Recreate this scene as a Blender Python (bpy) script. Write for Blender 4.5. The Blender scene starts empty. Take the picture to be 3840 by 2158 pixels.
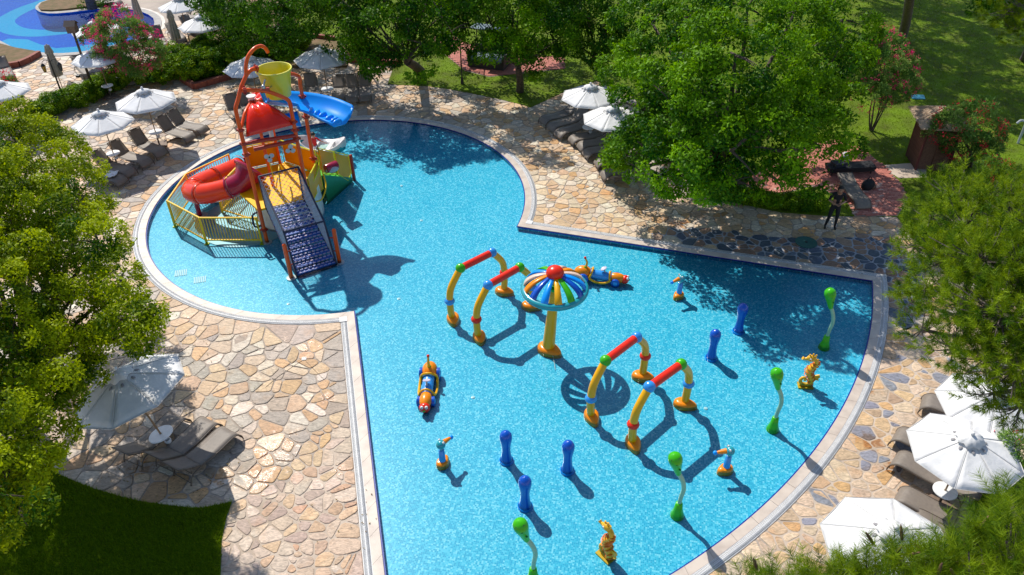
import bpy, bmesh, math, random
import numpy as np
from mathutils import Vector, Matrix
from mathutils.geometry import tessellate_polygon
R = math.radians
rng = random.Random(7)
nrg = np.random.default_rng(7)
sc = bpy.context.scene
col = sc.collection

# ------------------------------------------------------------------ camera, world, sun, exposure
CAM_H, PITCH, ROLL, FPX = 16.0, R(36.98), R(-1.07), 2990.0
cd = bpy.data.cameras.new('camera'); cam = bpy.data.objects.new('camera', cd); col.objects.link(cam)
cd.sensor_width = 36.0; cd.lens = FPX / 3840 * 36; cd.clip_start = 0.1; cd.clip_end = 600
cam.matrix_world = Matrix.Translation((0, 0, CAM_H)) @ Matrix.Rotation(math.pi/2 - PITCH, 4, 'X') @ Matrix.Rotation(ROLL, 4, 'Z')
sc.camera = cam
SUN_AZ, SUN_EL = R(122), R(48)            # azimuth measured from +X, counter clockwise
w = bpy.data.worlds.new('World'); sc.world = w; w.use_nodes = True
nt = w.node_tree; bg = nt.nodes['Background']
sky = nt.nodes.new('ShaderNodeTexSky'); sky.sky_type = 'NISHITA'; sky.sun_disc = False
sky.sun_elevation = SUN_EL; sky.sun_rotation = math.pi/2 - SUN_AZ; sky.air_density = 1.0; sky.dust_density = 0.6
nt.links.new(sky.outputs[0], bg.inputs[0]); bg.inputs[1].default_value = 0.125
sl = bpy.data.lights.new('sun', 'SUN'); sl.energy = 4.3; sl.angle = R(0.53); sl.color = (1.0, 0.95, 0.86)
so = bpy.data.objects.new('sun', sl); col.objects.link(so)
sd = Vector((math.cos(SUN_AZ)*math.cos(SUN_EL), math.sin(SUN_AZ)*math.cos(SUN_EL), math.sin(SUN_EL)))
so.rotation_euler = sd.to_track_quat('Z', 'Y').to_euler(); so.location = (0, 0, 60)
sc.view_settings.view_transform = 'Standard'; sc.view_settings.look = 'None'
sc.view_settings.exposure = 0.27; sc.view_settings.gamma = 1.0
sc.view_settings.use_curve_mapping = False
sc.render.engine = 'CYCLES'
sc.cycles.max_bounces = 7; sc.cycles.diffuse_bounces = 3; sc.cycles.transparent_max_bounces = 10
sc.cycles.caustics_reflective = False; sc.cycles.caustics_refractive = False

# ------------------------------------------------------------------ where things stand: survey points of the photo put on the ground plane
def G(x, y, z=0.0):
    X = (x/.67083 - 1920)/FPX; Y = -(y/.67083 - 1079)/FPX
    c, s = math.cos(ROLL), math.sin(ROLL); X, Y = c*X - s*Y, s*X + c*Y
    rx, ry, rz = X, math.cos(PITCH) + Y*math.sin(PITCH), -math.sin(PITCH) + Y*math.cos(PITCH)
    t = (z - CAM_H)/rz
    return Vector((rx*t, ry*t, z))
def proj(p):
    d = Vector((p[0], p[1], p[2] - CAM_H)); f = d.y*math.cos(PITCH) - d.z*math.sin(PITCH)
    u = d.y*math.sin(PITCH) + d.z*math.cos(PITCH)
    x, y = d.x/f, u/f; c, s = math.cos(ROLL), math.sin(ROLL); x, y = c*x + s*y, -s*x + c*y
    return (1920 + FPX*x)*.67083, (1079 - FPX*y)*.67083, f

# ------------------------------------------------------------------ materials
MATS = {}
def mat(name, c, rough=0.5, c2=None, scale=6.0, bump=0.0, bscale=30.0, metal=0.0, coat=0.0, trans=0.0, detail=4.0, spec=0.5, coords='Object', dist=0.01):
    if name in MATS: return MATS[name]
    m = bpy.data.materials.new(name); m.use_nodes = True; n = m.node_tree.nodes; l = m.node_tree.links
    b = n['Principled BSDF']; b.inputs['Roughness'].default_value = rough; b.inputs['Metallic'].default_value = metal
    b.inputs['Coat Weight'].default_value = coat; b.inputs['Coat Roughness'].default_value = 0.08
    b.inputs['Specular IOR Level'].default_value = spec
    tc = n.new('ShaderNodeTexCoord'); src = tc.outputs[coords]
    nz = n.new('ShaderNodeTexNoise'); nz.inputs['Scale'].default_value = scale; nz.inputs['Detail'].default_value = detail
    l.new(src, nz.inputs['Vector'])
    mx = n.new('ShaderNodeMix'); mx.data_type = 'RGBA'
    if c2 is None: c2 = tuple(v*0.86 for v in c)
    mx.inputs[6].default_value = (*c, 1); mx.inputs[7].default_value = (*c2, 1)
    rp = n.new('ShaderNodeValToRGB'); rp.color_ramp.elements[0].position = .38; rp.color_ramp.elements[1].position = .66
    l.new(nz.outputs[0], rp.inputs[0]); l.new(rp.outputs[0], mx.inputs[0]); l.new(mx.outputs[2], b.inputs['Base Color'])
    if bump:
        n2 = n.new('ShaderNodeTexNoise'); n2.inputs['Scale'].default_value = bscale; n2.inputs['Detail'].default_value = 5
        l.new(src, n2.inputs['Vector'])
        bp = n.new('ShaderNodeBump'); bp.inputs['Strength'].default_value = bump; bp.inputs['Distance'].default_value = dist
        l.new(n2.outputs[0], bp.inputs['Height']); l.new(bp.outputs[0], b.inputs['Normal'])
    MATS[name] = m
    return m

def leaf_mat(name, ca, cb, trans=0.3, rough=0.45):
    """foliage: a dark and a light leaf colour mixed by a per-leaf number, thin and a little translucent"""
    m = bpy.data.materials.new(name); m.use_nodes = True; n = m.node_tree.nodes; l = m.node_tree.links
    b = n['Principled BSDF']; out = n['Material Output']
    at = n.new('ShaderNodeAttribute'); at.attribute_name = 'lv'
    mx = n.new('ShaderNodeMix'); mx.data_type = 'RGBA'; mx.inputs[6].default_value = (*ca, 1); mx.inputs[7].default_value = (*cb, 1)
    l.new(at.outputs['Fac'], mx.inputs[0]); l.new(mx.outputs[2], b.inputs['Base Color']); b.inputs['Roughness'].default_value = rough
    b.inputs['Specular IOR Level'].default_value = 0.125
    tr = n.new('ShaderNodeBsdfTranslucent'); hs = n.new('ShaderNodeHueSaturation'); hs.inputs['Value'].default_value = 1.4; hs.inputs['Hue'].default_value = .49; hs.inputs['Saturation'].default_value = 1.1
    l.new(mx.outputs[2], hs.inputs['Color']); l.new(hs.outputs[0], tr.inputs[0])
    ms = n.new('ShaderNodeMixShader'); ms.inputs[0].default_value = trans
    l.new(b.outputs[0], ms.inputs[1]); l.new(tr.outputs[0], ms.inputs[2]); l.new(ms.outputs[0], out.inputs[0])
    MATS[name] = m
    return m

M_orange = mat('orange_paint', (.84, .10, .004), .3, (.76, .08, .003), 3, coat=.15, spec=.35)
M_clamp = mat('clamp_paint', (.42, .03, .012), .35)
M_red = mat('red_fibreglass', (.84, .024, .003), .22, (.76, .018, .003), 2, coat=.3, spec=.35)
M_maroon = mat('maroon_plastic', (.34, .004, .04), .25, (.28, .003, .03), 2, coat=.2)
M_redtube = mat('red_tube_plastic', (.84, .045, .002), .25, (.78, .03, .002), 2, coat=.2, spec=.35)
M_blue = mat('blue_fibreglass', (.0, .30, .90), .3, (.0, .26, .86), 2, coat=.1, spec=.35)
M_dblue = mat('deep_blue_plastic', (.0, .085, .52), .25, (.0, .07, .46), 4, coat=.3)
M_lblue = mat('sky_blue_plastic', (.03, .30, .78), .25, coat=.3)
M_yellow = mat('yellow_paint', (.84, .52, .004), .35, (.78, .46, .004), 3, spec=.3)
M_bucket = mat('bucket_yellow', (.72, .62, .02), .3, (.62, .58, .03), 2, coat=.2)
M_panel = mat('amber_panel', (.84, .34, .0), .4, (.76, .30, .0), 2, spec=.3)
M_lime = mat('yellow_green_pipe', (.74, .66, .01), .35, (.62, .64, .01), 3, spec=.3)
M_deck = mat('yellow_deck', (.90, .50, .0), .5, (.88, .46, .0), 5, spec=.2)
M_ylw = mat('arch_yellow', (.84, .42, .004), .3, (.80, .38, .004), 3, coat=.1, spec=.35)
M_org = mat('base_orange', (.86, .26, .004), .3, (.82, .23, .004), 3, coat=.1, spec=.35)
M_ared = mat('arch_red', (.82, .025, .004), .28, coat=.15, spec=.35)
M_green = mat('green_plastic', (.05, .46, .004), .3, (.04, .40, .004), 3, coat=.1, spec=.35)
M_pgreen = mat('pale_green_pipe', (.28, .50, .36), .35, (.22, .45, .32), 8)
M_dgreen = mat('dark_green_panel', (.01, .20, .07), .35)
M_teal = mat('teal_plastic', (.015, .33, .40), .25, coat=.3)
M_whitep = mat('white_plastic', (.78, .76, .74), .3)
M_pink = mat('pale_pink_plastic', (.75, .55, .45), .3)
M_grey = mat('grey_plastic', (.42, .46, .50), .35)
M_black = mat('black_rubber', (.012, .012, .015), .5)
M_steel = mat('brushed_steel', (.55, .55, .56), .25, metal=.9)
M_netf = mat('dark_blue_rope', (.012, .02, .06), .6)
M_net = mat('net_mesh_grey', (.46, .48, .56), .7, spec=.2)
M_step = mat('navy_rope_mat', (.015, .10, .42), .5, (.012, .07, .32), 8)
M_skin = mat('skin', (.50, .27, .17), .5)
M_hair = mat('dark_hair', (.02, .013, .01), .6)
M_bcloth = mat('black_cloth', (.010, .010, .014), .8, bump=.3)
M_canvas = mat('white_canvas', (.76, .75, .745), .8, (.66, .655, .65), 2.2, bump=.4, bscale=9, dist=.03)
M_closed = mat('grey_beige_canvas', (.42, .39, .34), .8, (.34, .31, .28), 8, bump=.3)
M_pole = mat('brown_pole_wood', (.28, .17, .09), .5, (.2, .12, .06), 10)
M_frame = mat('taupe_frame', (.10, .075, .055), .4)
M_sling = mat('taupe_sling', (.21, .175, .145), .6, (.18, .15, .125), 12, bump=.3, bscale=200, dist=.002)
M_table = mat('white_table_top', (.82, .82, .82), .35)
M_slab = mat('brown_base_slab', (.22, .15, .11), .7, (.16, .11, .08), 8)
M_bark = mat('brown_bark', (.11, .08, .06), .9, (.05, .035, .028), 9, bump=1.0, bscale=25, dist=.03)
M_pbark = mat('grey_pine_bark', (.15, .12, .11), .9, (.07, .05, .045), 9, bump=1.0, bscale=25, dist=.03)
M_brick = mat('red_brick', (.50, .17, .125), .8, (.38, .12, .09), 5, bump=.4)
M_kerb = mat('terracotta_kerb', (.30, .085, .05), .8, (.2, .055, .04), 6, bump=.4)
M_thatch = mat('thatch_straw', (.62, .48, .34), .9, (.44, .32, .22), 20, bump=.5)
M_cane = mat('dark_cane_wall', (.15, .07, .045), .7, (.09, .04, .028), 30, bump=.5)
M_dark = mat('dark_metal', (.02, .02, .022), .45)
M_soil = mat('brown_soil', (.20, .12, .06), .95, (.12, .09, .03), 3, bump=.8)
M_cop = mat('beige_coping', (.60, .51, .43), .5, (.47, .39, .33), 2.5, bump=.25, bscale=60, dist=.004)
M_grate = mat('white_grate', (.72, .72, .72), .45, (.62, .62, .63), 6)
M_gvoid = mat('grate_channel', (.10, .10, .11), .8)
M_conc = mat('grey_pool_rim', (.40, .37, .34), .8, (.30, .28, .26), 5, bump=.4)
M_lamp = mat('lamp_glass_amber', (.7, .4, .1), .2)

# ------------------------------------------------------------------ mesh helpers
def link(o, parent=None):
    col.objects.link(o)
    if parent: o.parent = parent
    return o
def tag(o, label=None, cat=None, group=None, kind=None):
    if label: o['label'] = label
    if cat: o['category'] = cat
    if group: o['group'] = group
    if kind: o['kind'] = kind
    return o
def empty(name, loc=(0, 0, 0), rz=0.0, label=None, cat=None, group=None):
    o = bpy.data.objects.new(name, None); col.objects.link(o); o.location = loc; o.rotation_euler = (0, 0, rz)
    o.empty_display_size = .2
    return tag(o, label, cat, group)
def setloc(o, loc, rz=0.0): o.location = loc; o.rotation_euler = (0, 0, rz); return o

class MB:
    def __init__(s): s.v = []; s.f = []
    def add(s, vs, fs):
        n = len(s.v); s.v += [tuple(v) for v in vs]; s.f += [tuple(i + n for i in f) for f in fs]; return s
    def box(s, c, size, rz=0.0, M=None):
        x, y, z = [a/2 for a in size]; M2 = Matrix.Translation(c) @ Matrix.Rotation(rz, 4, 'Z')
        if M is not None: M2 = M @ M2
        vs = [M2 @ Vector(p) for p in [(-x,-y,-z),(x,-y,-z),(x,y,-z),(-x,y,-z),(-x,-y,z),(x,-y,z),(x,y,z),(-x,y,z)]]
        return s.add(vs, [(0,3,2,1),(4,5,6,7),(0,1,5,4),(1,2,6,5),(2,3,7,6),(3,0,4,7)])
    def bar(s, a, b, w, h, up=(0, 0, 1)):
        a, b = Vector(a), Vector(b); d = (b - a).normalized(); u = Vector(up)
        x = d.cross(u)
        if x.length < 1e-4: x = d.cross(Vector((1, 0, 0)))
        x.normalize(); y = x.cross(d); x *= w/2; y *= h/2
        vs = [a-x-y, a+x-y, a+x+y, a-x+y, b-x-y, b+x-y, b+x+y, b-x+y]
        return s.add(vs, [(0,1,2,3),(7,6,5,4),(1,0,4,5),(2,1,5,6),(3,2,6,7),(0,3,7,4)])
    def tube(s, pts, r, n=8, cap=True, closed=False, flat=1.0):
        pts = [Vector(p) for p in pts]; m = len(pts)
        rs = r if isinstance(r, (list, tuple)) else [r]*m
        up = None; rings = []
        for i, p in enumerate(pts):
            a = pts[(i-1) % m] if (closed or i > 0) else p; b = pts[(i+1) % m] if (closed or i < m-1) else p
            d = (b - a)
            if d.length < 1e-9: d = Vector((0, 0, 1))
            d.normalize()
            if up is None:
                up = Vector((0, 0, 1)) if abs(d.z) < .9 else Vector((0, 1, 0))
            x = d.cross(up)
            if x.length < 1e-4: x = d.orthogonal()
            x.normalize(); up = x.cross(d).normalized()
            rings.append([p + (x*math.cos(2*math.pi*k/n) + up*math.sin(2*math.pi*k/n)*flat)*rs[i] for k in range(n)])
        vs = [q for rg in rings for q in rg]; fs = []
        for i in range(m if closed else m-1):
            j = (i+1) % m
            for k in range(n):
                fs.append((i*n+k, i*n+(k+1) % n, j*n+(k+1) % n, j*n+k))
        if cap and not closed:
            fs.append(tuple(range(n-1, -1, -1))); fs.append(tuple((m-1)*n+k for k in range(n)))
        return s.add(vs, fs)
    def lathe(s, prof, n=16, M=None, c=(0, 0, 0), cap=True):
        M = M or Matrix.Identity(4); c = Vector(c); vs = []; fs = []
        for r, z in prof:
            for k in range(n):
                a = 2*math.pi*k/n; vs.append(M @ (c + Vector((r*math.cos(a), r*math.sin(a), z))))
        for i in range(len(prof)-1):
            for k in range(n):
                fs.append((i*n+k, i*n+(k+1) % n, (i+1)*n+(k+1) % n, (i+1)*n+k))
        if cap:
            fs.append(tuple(range(n-1, -1, -1))); fs.append(tuple((len(prof)-1)*n+k for k in range(n)))
        return s.add(vs, fs)
    def ball(s, c, r, n=14, m=8, M=None):
        r = Vector(r) if hasattr(r, '__len__') else Vector((r, r, r)); M = M or Matrix.Identity(4); c = Vector(c)
        vs = [M @ (c + Vector((0, 0, -r.z)))]; fs = []
        for i in range(1, m):
            t = -math.pi/2 + math.pi*i/m
            for k in range(n):
                a = 2*math.pi*k/n; vs.append(M @ (c + Vector((r.x*math.cos(t)*math.cos(a), r.y*math.cos(t)*math.sin(a), r.z*math.sin(t)))))
        vs.append(M @ (c + Vector((0, 0, r.z)))); L = len(vs)-1
        for k in range(n):
            fs.append((0, 1+(k+1) % n, 1+k)); fs.append((L, L-n+k, L-n+(k+1) % n))
            for i in range(m-2):
                fs.append((1+i*n+k, 1+i*n+(k+1) % n, 1+(i+1)*n+(k+1) % n, 1+(i+1)*n+k))
        return s.add(vs, fs)
    def prism(s, pts, z0, z1):
        n = len(pts); vs = [(p[0], p[1], z0) for p in pts] + [(p[0], p[1], z1) for p in pts]
        fs = [tuple(range(n-1, -1, -1)), tuple(range(n, 2*n))] + [(k, (k+1) % n, n+(k+1) % n, n+k) for k in range(n)]
        return s.add(vs, fs)
    def grid(s, P):
        """P: rows of points -> open quad sheet"""
        a, b = len(P), len(P[0]); vs = [q for r in P for q in r]
        return s.add(vs, [(i*b+j, i*b+j+1, (i+1)*b+j+1, (i+1)*b+j) for i in range(a-1) for j in range(b-1)])
    def mesh(s, name, m, smooth=40):
        me = bpy.data.meshes.new(name); me.from_pydata(s.v, [], s.f); me.update()
        for mm in (m if isinstance(m, (list, tuple)) else [m]): me.materials.append(mm)
        if smooth:
            me.shade_smooth(); me.set_sharp_from_angle(angle=R(smooth))
        return me
    def build(s, name, m, parent=None, smooth=40, **kw):
        o = bpy.data.objects.new(name, s.mesh(name, m, smooth)); link(o, parent)
        return tag(o, **kw)
def solidify(o, t, off=0.0):
    md = o.modifiers.new('thick', 'SOLIDIFY'); md.thickness = t; md.offset = off; return o
def copy_tree(o, parent=None):
    c = o.copy(); col.objects.link(c); c.parent = parent
    for ch in list(o.children): copy_tree(ch, c)
    return c
def dup(root, loc, rz, label=None, group=None, scale=None):
    r = copy_tree(root); r.location = loc; r.rotation_euler = (root.rotation_euler[0], root.rotation_euler[1], rz)
    if label: r['label'] = label
    if group: r['group'] = group
    if scale: r.scale = (scale,)*3
    return r
def spline(pts, n=6):
    P = [Vector(p) for p in pts]; out = []
    for i in range(len(P)-1):
        p0 = P[max(i-1, 0)]; p1 = P[i]; p2 = P[i+1]; p3 = P[min(i+2, len(P)-1)]
        for k in range(n):
            t = k/n
            out.append(.5*((2*p1) + (p2-p0)*t + (2*p0-5*p1+4*p2-p3)*t*t + (3*p1-p0-3*p2+p3)*t**3))
    out.append(P[-1]); return out
def fill(loops, z, name, m, parent=None, skirt=0.0, **kw):
    """flat sheet with holes; optional skirt down"""
    vs = []; ls = []
    for lp in loops: ls.append([Vector((p[0], p[1], 0)) for p in lp]); vs += [(p[0], p[1], z) for p in lp]
    fs = [tuple(t) for t in tessellate_polygon(ls)]
    if skirt:
        b = 0
        for lp in loops:
            n = len(lp); o = len(vs); vs += [(p[0], p[1], z-skirt) for p in lp]
            fs += [(b+k, b+(k+1) % n, o+(k+1) % n, o+k) for k in range(n)]; b += n
    me = bpy.data.meshes.new(name); me.from_pydata(vs, [], fs); me.update()
    bm = bmesh.new(); bm.from_mesh(me); bmesh.ops.recalc_face_normals(bm, faces=bm.faces)
    if sum(f.normal.z*f.calc_area() for f in bm.faces) < 0: bmesh.ops.reverse_faces(bm, faces=bm.faces)
    bm.to_mesh(me); bm.free(); me.materials.append(m)
    o = bpy.data.objects.new(name, me); link(o, parent); return tag(o, **kw)
def npmesh(name, V, F, m, parent=None, attr=None, smooth=False, **kw):
    """V (n,3), F (k,3|4) arrays; attr per vertex float 'lv'"""
    me = bpy.data.meshes.new(name); V = np.asarray(V, dtype=np.float32); F = np.asarray(F, dtype=np.int32)
    me.vertices.add(len(V)); me.vertices.foreach_set('co', V.ravel())
    k = F.shape[1]; me.loops.add(F.size); me.loops.foreach_set('vertex_index', F.ravel())
    me.polygons.add(len(F)); me.polygons.foreach_set('loop_start', np.arange(0, F.size, k, dtype=np.int32))
    if attr is not None:
        a = me.attributes.new('lv', 'FLOAT', 'POINT'); a.data.foreach_set('value', np.asarray(attr, dtype=np.float32))
    me.update(); me.materials.append(m)
    if smooth: me.shade_smooth()
    o = bpy.data.objects.new(name, me); link(o, parent); return tag(o, **kw)
# ================================================================== THE POOL: circle joined to a 60 degree fan about the same centre
PC = Vector((-6.657, 27.206)); PR1, PR2 = 7.239, 19.615; PA1, PA2 = R(-17.64), R(-77.63)
POOL_D = -0.16
def outline(d, nc=170, nl=16, na=110):
    """closed outline of the pool offset outwards by d; same point count for every d"""
    out = []
    dl = math.asin(d/(PR1+d)); a0, a1 = PA1+dl, PA2-dl+2*math.pi
    for i in range(nc): a = a0+(a1-a0)*i/(nc-1); out.append(PC + (PR1+d)*Vector((math.cos(a), math.sin(a))))
    d2 = math.asin(d/(PR2+d)); e = PC + (PR2+d)*Vector((math.cos(PA2-d2), math.sin(PA2-d2))); s = out[-1].copy()
    for i in range(1, nl): out.append(s.lerp(e, i/nl))
    b0, b1 = PA2-d2, PA1+d2
    for i in range(na): a = b0+(b1-b0)*i/(na-1); out.append(PC + (PR2+d)*Vector((math.cos(a), math.sin(a))))
    s = out[-1].copy(); e = out[0]
    for i in range(1, nl): out.append(s.lerp(e, i/nl))
    return out
N1 = Vector((-math.sin(PA1), math.cos(PA1))); N2 = Vector((math.sin(PA2), -math.cos(PA2)))
def pool_planes(p):
    """signed distances and outward directions of the circle and of the fan"""
    q = p - PC; r = q.length; u = q/r if r > 1e-6 else Vector((1, 0))
    secs = [(q.dot(N1), N1, 0), (q.dot(N2), N2, 1), (r-PR2, u, 2)]
    return (r-PR1, u), max(secs, key=lambda t: t[0])
def pool_sd(p):
    a, b = pool_planes(p); return min(a[0], b[0])

def band(d0, z0, d1, z1, name, m, parent=None, **kw):
    A, B = outline(d0), outline(d1); n = len(A)
    V = [(p.x, p.y, z0) for p in A] + [(p.x, p.y, z1) for p in B]
    F = [(k, (k+1) % n, n+(k+1) % n, n+k) for k in range(n)]
    return npmesh(name, V, F, m, parent, **kw)

# tile mosaic of the pool floor: 3 cm tiles of four blues, grouted
def mosaic(name, cols, tile=.038, grout=(.45, .62, .66)):
    m = bpy.data.materials.new(name); m.use_nodes = True; n = m.node_tree.nodes; l = m.node_tree.links; b = n['Principled BSDF']
    b.inputs['Roughness'].default_value = .25
    tc = n.new('ShaderNodeTexCoord'); mp = n.new('ShaderNodeMapping'); mp.inputs['Rotation'].default_value = (0, 0, R(12))
    l.new(tc.outputs['Object'], mp.inputs[0])
    sc_ = n.new('ShaderNodeVectorMath'); sc_.operation = 'SCALE'; sc_.inputs['Scale'].default_value = 1/tile; l.new(mp.outputs[0], sc_.inputs[0])
    fl = n.new('ShaderNodeVectorMath'); fl.operation = 'FLOOR'; l.new(sc_.outputs[0], fl.inputs[0])
    wn = n.new('ShaderNodeTexWhiteNoise'); l.new(fl.outputs[0], wn.inputs['Vector'])
    # sheets of tiles (30 cm) differ a little too
    s2 = n.new('ShaderNodeVectorMath'); s2.operation = 'SCALE'; s2.inputs['Scale'].default_value = 1/.09; l.new(mp.outputs[0], s2.inputs[0])
    f2 = n.new('ShaderNodeVectorMath'); f2.operation = 'FLOOR'; l.new(s2.outputs[0], f2.inputs[0])
    w2 = n.new('ShaderNodeTexWhiteNoise'); l.new(f2.outputs[0], w2.inputs['Vector'])
    av = n.new('ShaderNodeMath'); av.operation = 'MULTIPLY_ADD'; av.inputs[1].default_value = .78; l.new(wn.outputs['Value'], av.inputs[0])
    h = n.new('ShaderNodeMath'); h.operation = 'MULTIPLY'; h.inputs[1].default_value = .22; l.new(w2.outputs['Value'], h.inputs[0]); l.new(h.outputs[0], av.inputs[2])
    rp = n.new('ShaderNodeValToRGB'); rp.color_ramp.interpolation = 'CONSTANT'; el = rp.color_ramp.elements
    while len(el) < len(cols): el.new(.5)
    for i, (p, c) in enumerate(cols): el[i].position = p; el[i].color = (*c, 1)
    l.new(av.outputs[0], rp.inputs[0])
    fr = n.new('ShaderNodeVectorMath'); fr.operation = 'FRACTION'; l.new(sc_.outputs[0], fr.inputs[0])
    sx = n.new('ShaderNodeSeparateXYZ'); l.new(fr.outputs[0], sx.inputs[0])
    mn = n.new('ShaderNodeMath'); mn.operation = 'MINIMUM'; l.new(sx.outputs[0], mn.inputs[0]); l.new(sx.outputs[1], mn.inputs[1])
    lt = n.new('ShaderNodeMath'); lt.operation = 'LESS_THAN'; lt.inputs[1].default_value = .10; l.new(mn.outputs[0], lt.inputs[0])
    mx = n.new('ShaderNodeMix'); mx.data_type = 'RGBA'; mx.inputs[7].default_value = (*grout, 1)
    l.new(lt.outputs[0], mx.inputs[0]); l.new(rp.outputs[0], mx.inputs[6]); l.new(mx.outputs[2], b.inputs['Base Color'])
    MATS[name] = m; return m
M_mos = mosaic('pool_mosaic', [(0, (.015, .38, .62)), (.34, (.035, .475, .70)), (.55, (.09, .56, .77)), (.78, (.22, .67, .83))], .044, (.13, .55, .73))
M_moswall = mosaic('pool_wall_mosaic', [(0, (.02, .30, .50)), (.4, (.05, .40, .60)), (.7, (.12, .5, .68))])
M_edge = mat('dark_blue_edge_tile', (.01, .03, .30), .25, (.012, .02, .22), 20)
M_moscy = mosaic('cyan_mosaic', [(0, (.004, .44, .58)), (.5, (.01, .52, .62)), (.8, (.02, .6, .66))], .05)
M_mosdb = mosaic('deep_blue_mosaic', [(0, (.001, .07, .50)), (.4, (.003, .12, .60)), (.8, (.01, .20, .70))], .05, (.01, .12, .5))

def water(name, tint, rip, scale, ior=1.33):
    m = bpy.data.materials.new(name); m.use_nodes = True; n = m.node_tree.nodes; l = m.node_tree.links
    for x in list(n):
        if x.type == 'BSDF_PRINCIPLED': n.remove(x)
    tr = n.new('ShaderNodeBsdfTransparent'); tr.inputs[0].default_value = (*tint, 1)
    gl = n.new('ShaderNodeBsdfGlossy'); gl.inputs['Roughness'].default_value = .03
    fr = n.new('ShaderNodeFresnel'); fr.inputs['IOR'].default_value = ior
    tc = n.new('ShaderNodeTexCoord'); nz = n.new('ShaderNodeTexNoise'); nz.inputs['Scale'].default_value = scale; nz.inputs['Detail'].default_value = 3; nz.inputs['Distortion'].default_value = .6
    l.new(tc.outputs['Object'], nz.inputs['Vector'])
    bp = n.new('ShaderNodeBump'); bp.inputs['Strength'].default_value = rip; bp.inputs['Distance'].default_value = .02
    l.new(nz.outputs[0], bp.inputs['Height']); l.new(bp.outputs[0], gl.inputs['Normal']); l.new(bp.outputs[0], fr.inputs['Normal'])
    ms = n.new('ShaderNodeMixShader'); l.new(fr.outputs[0], ms.inputs[0]); l.new(tr.outputs[0], ms.inputs[1]); l.new(gl.outputs[0], ms.inputs[2])
    l.new(ms.outputs[0], n['Material Output'].inputs[0]); MATS[name] = m; return m
M_water = water('pool_water', (.88, .98, .99), .6, 3.5)
M_water2 = water('deep_pool_water', (.36, .78, .96), .4, 4.0, 1.2)

fill([outline(0.0)], POOL_D, 'pool_floor', M_mos, kind='structure')
pw = band(0, POOL_D, 0, -.06, 'pool_wall', M_moswall, kind='structure')
band(0, -.06, 0, .0, 'edge_tile', M_edge, pw)
band(-.035, -.012, 0, -.012, 'edge_tile', M_edge, pw); 
fill([outline(-.002)], -.03, 'pool_water', M_water, kind='structure')

# coping: beige slabs about 0.6 m long, then the white overflow grate
cop = band(0.0, .0, .25, .0, 'pool_coping', M_gvoid, kind='structure')
oA, oB, oC = outline(.0), outline(.25), outline(.45)
n_o = len(oA); acc = 0; start = 0
def slab(i0, i1):
    idx = [k % n_o for k in range(i0, i1+1)]
    A = [oA[k] for k in idx]; B = [oB[k] for k in idx]
    g0 = (A[1]-A[0]).normalized()*.004; g1 = (A[-1]-A[-2]).normalized()*.004
    A[0] = A[0]+g0; B[0] = B[0]+g0; A[-1] = A[-1]-g1; B[-1] = B[-1]-g1
    z = .018 + rng.uniform(-.0015, .0015); m = len(A); mb = MB()
    e = [(b-a).normalized()*.006 for a, b in zip(A, B)]
    vs = [(a.x, a.y, .001) for a in A]+[(b.x, b.y, .001) for b in B]+[(a.x+d.x, a.y+d.y, z) for a, d in zip(A, e)]+[(b.x, b.y, z) for b in B]
    fs = []
    for k in range(m-1):
        fs += [(2*m+k, 3*m+k, 3*m+k+1, 2*m+k+1), (k, 2*m+k, 2*m+k+1, k+1), (m+k, m+k+1, 3*m+k+1, 3*m+k)]
    fs += [(0, m, 3*m, 2*m), (m-1, 3*m-1, 4*m-1, 2*m-1)]
    mb.add(vs, fs).build('coping_slab', M_cop, cop, smooth=None)
corner_idx = {0, 169, 169+16, 169+15+110}
for i in range(n_o):
    acc += (oA[(i+1) % n_o]-oA[i]).length
    if acc > .62 or (i+1) in corner_idx or i == n_o-1:
        slab(start, i+1); start = i+1; acc = 0
gr = band(.25, -.03, .45, -.03, 'overflow_grate', M_gvoid, kind='structure')
band(.252, .012, .264, .012, 'grate_rail', M_grate, gr); band(.438, .012, .45, .012, 'grate_rail', M_grate, gr)
band(.345, .0125, .357, .0125, 'grate_rail', M_grate, gr)
V = []; F = []
for i in range(n_o):
    b0, b1, c0, c1 = oB[i], oB[(i+1) % n_o], oC[i], oC[(i+1) % n_o]
    k = max(1, int((b1-b0).length/.030))
    for j in range(k):
        t0, t1 = (j+.2)/k, (j+.82)/k
        q = [b0.lerp(b1, t0), b0.lerp(b1, t1), c0.lerp(c1, t1), c0.lerp(c1, t0)]; o = len(V)
        V += [(p.x, p.y, .011) for p in q] + [(p.x, p.y, -.012) for p in q]
        F += [(o, o+1, o+2, o+3), (o, o+4, o+5, o+1), (o+3, o+2, o+6, o+7)]
npmesh('grate_bar', V, F, M_grate, gr, kind='stuff')
# white cover tile at each of the two inner corners
for idx, lab in ((0, 'square white corner tile at the inner corner of the coping by the orange paving'), (169, 'square white corner tile at the inner corner of the coping by the beige paving')):
    p = (oB[idx]*.42 + oC[idx]*.58); pq = p - PC
    t = MB().box((0, 0, 0), (.24, .24, .012)).box((-.05, 0, .008), (.012, .15, .003)).box((.04, .0, .008), (.012, .19, .003), .6)
    o = t.build('corner_tile', M_whitep, gr, smooth=None); o.location = (p.x, p.y, .024); o.rotation_euler = (0, 0, PA1 if idx == 0 else PA2); o['label'] = lab

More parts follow.
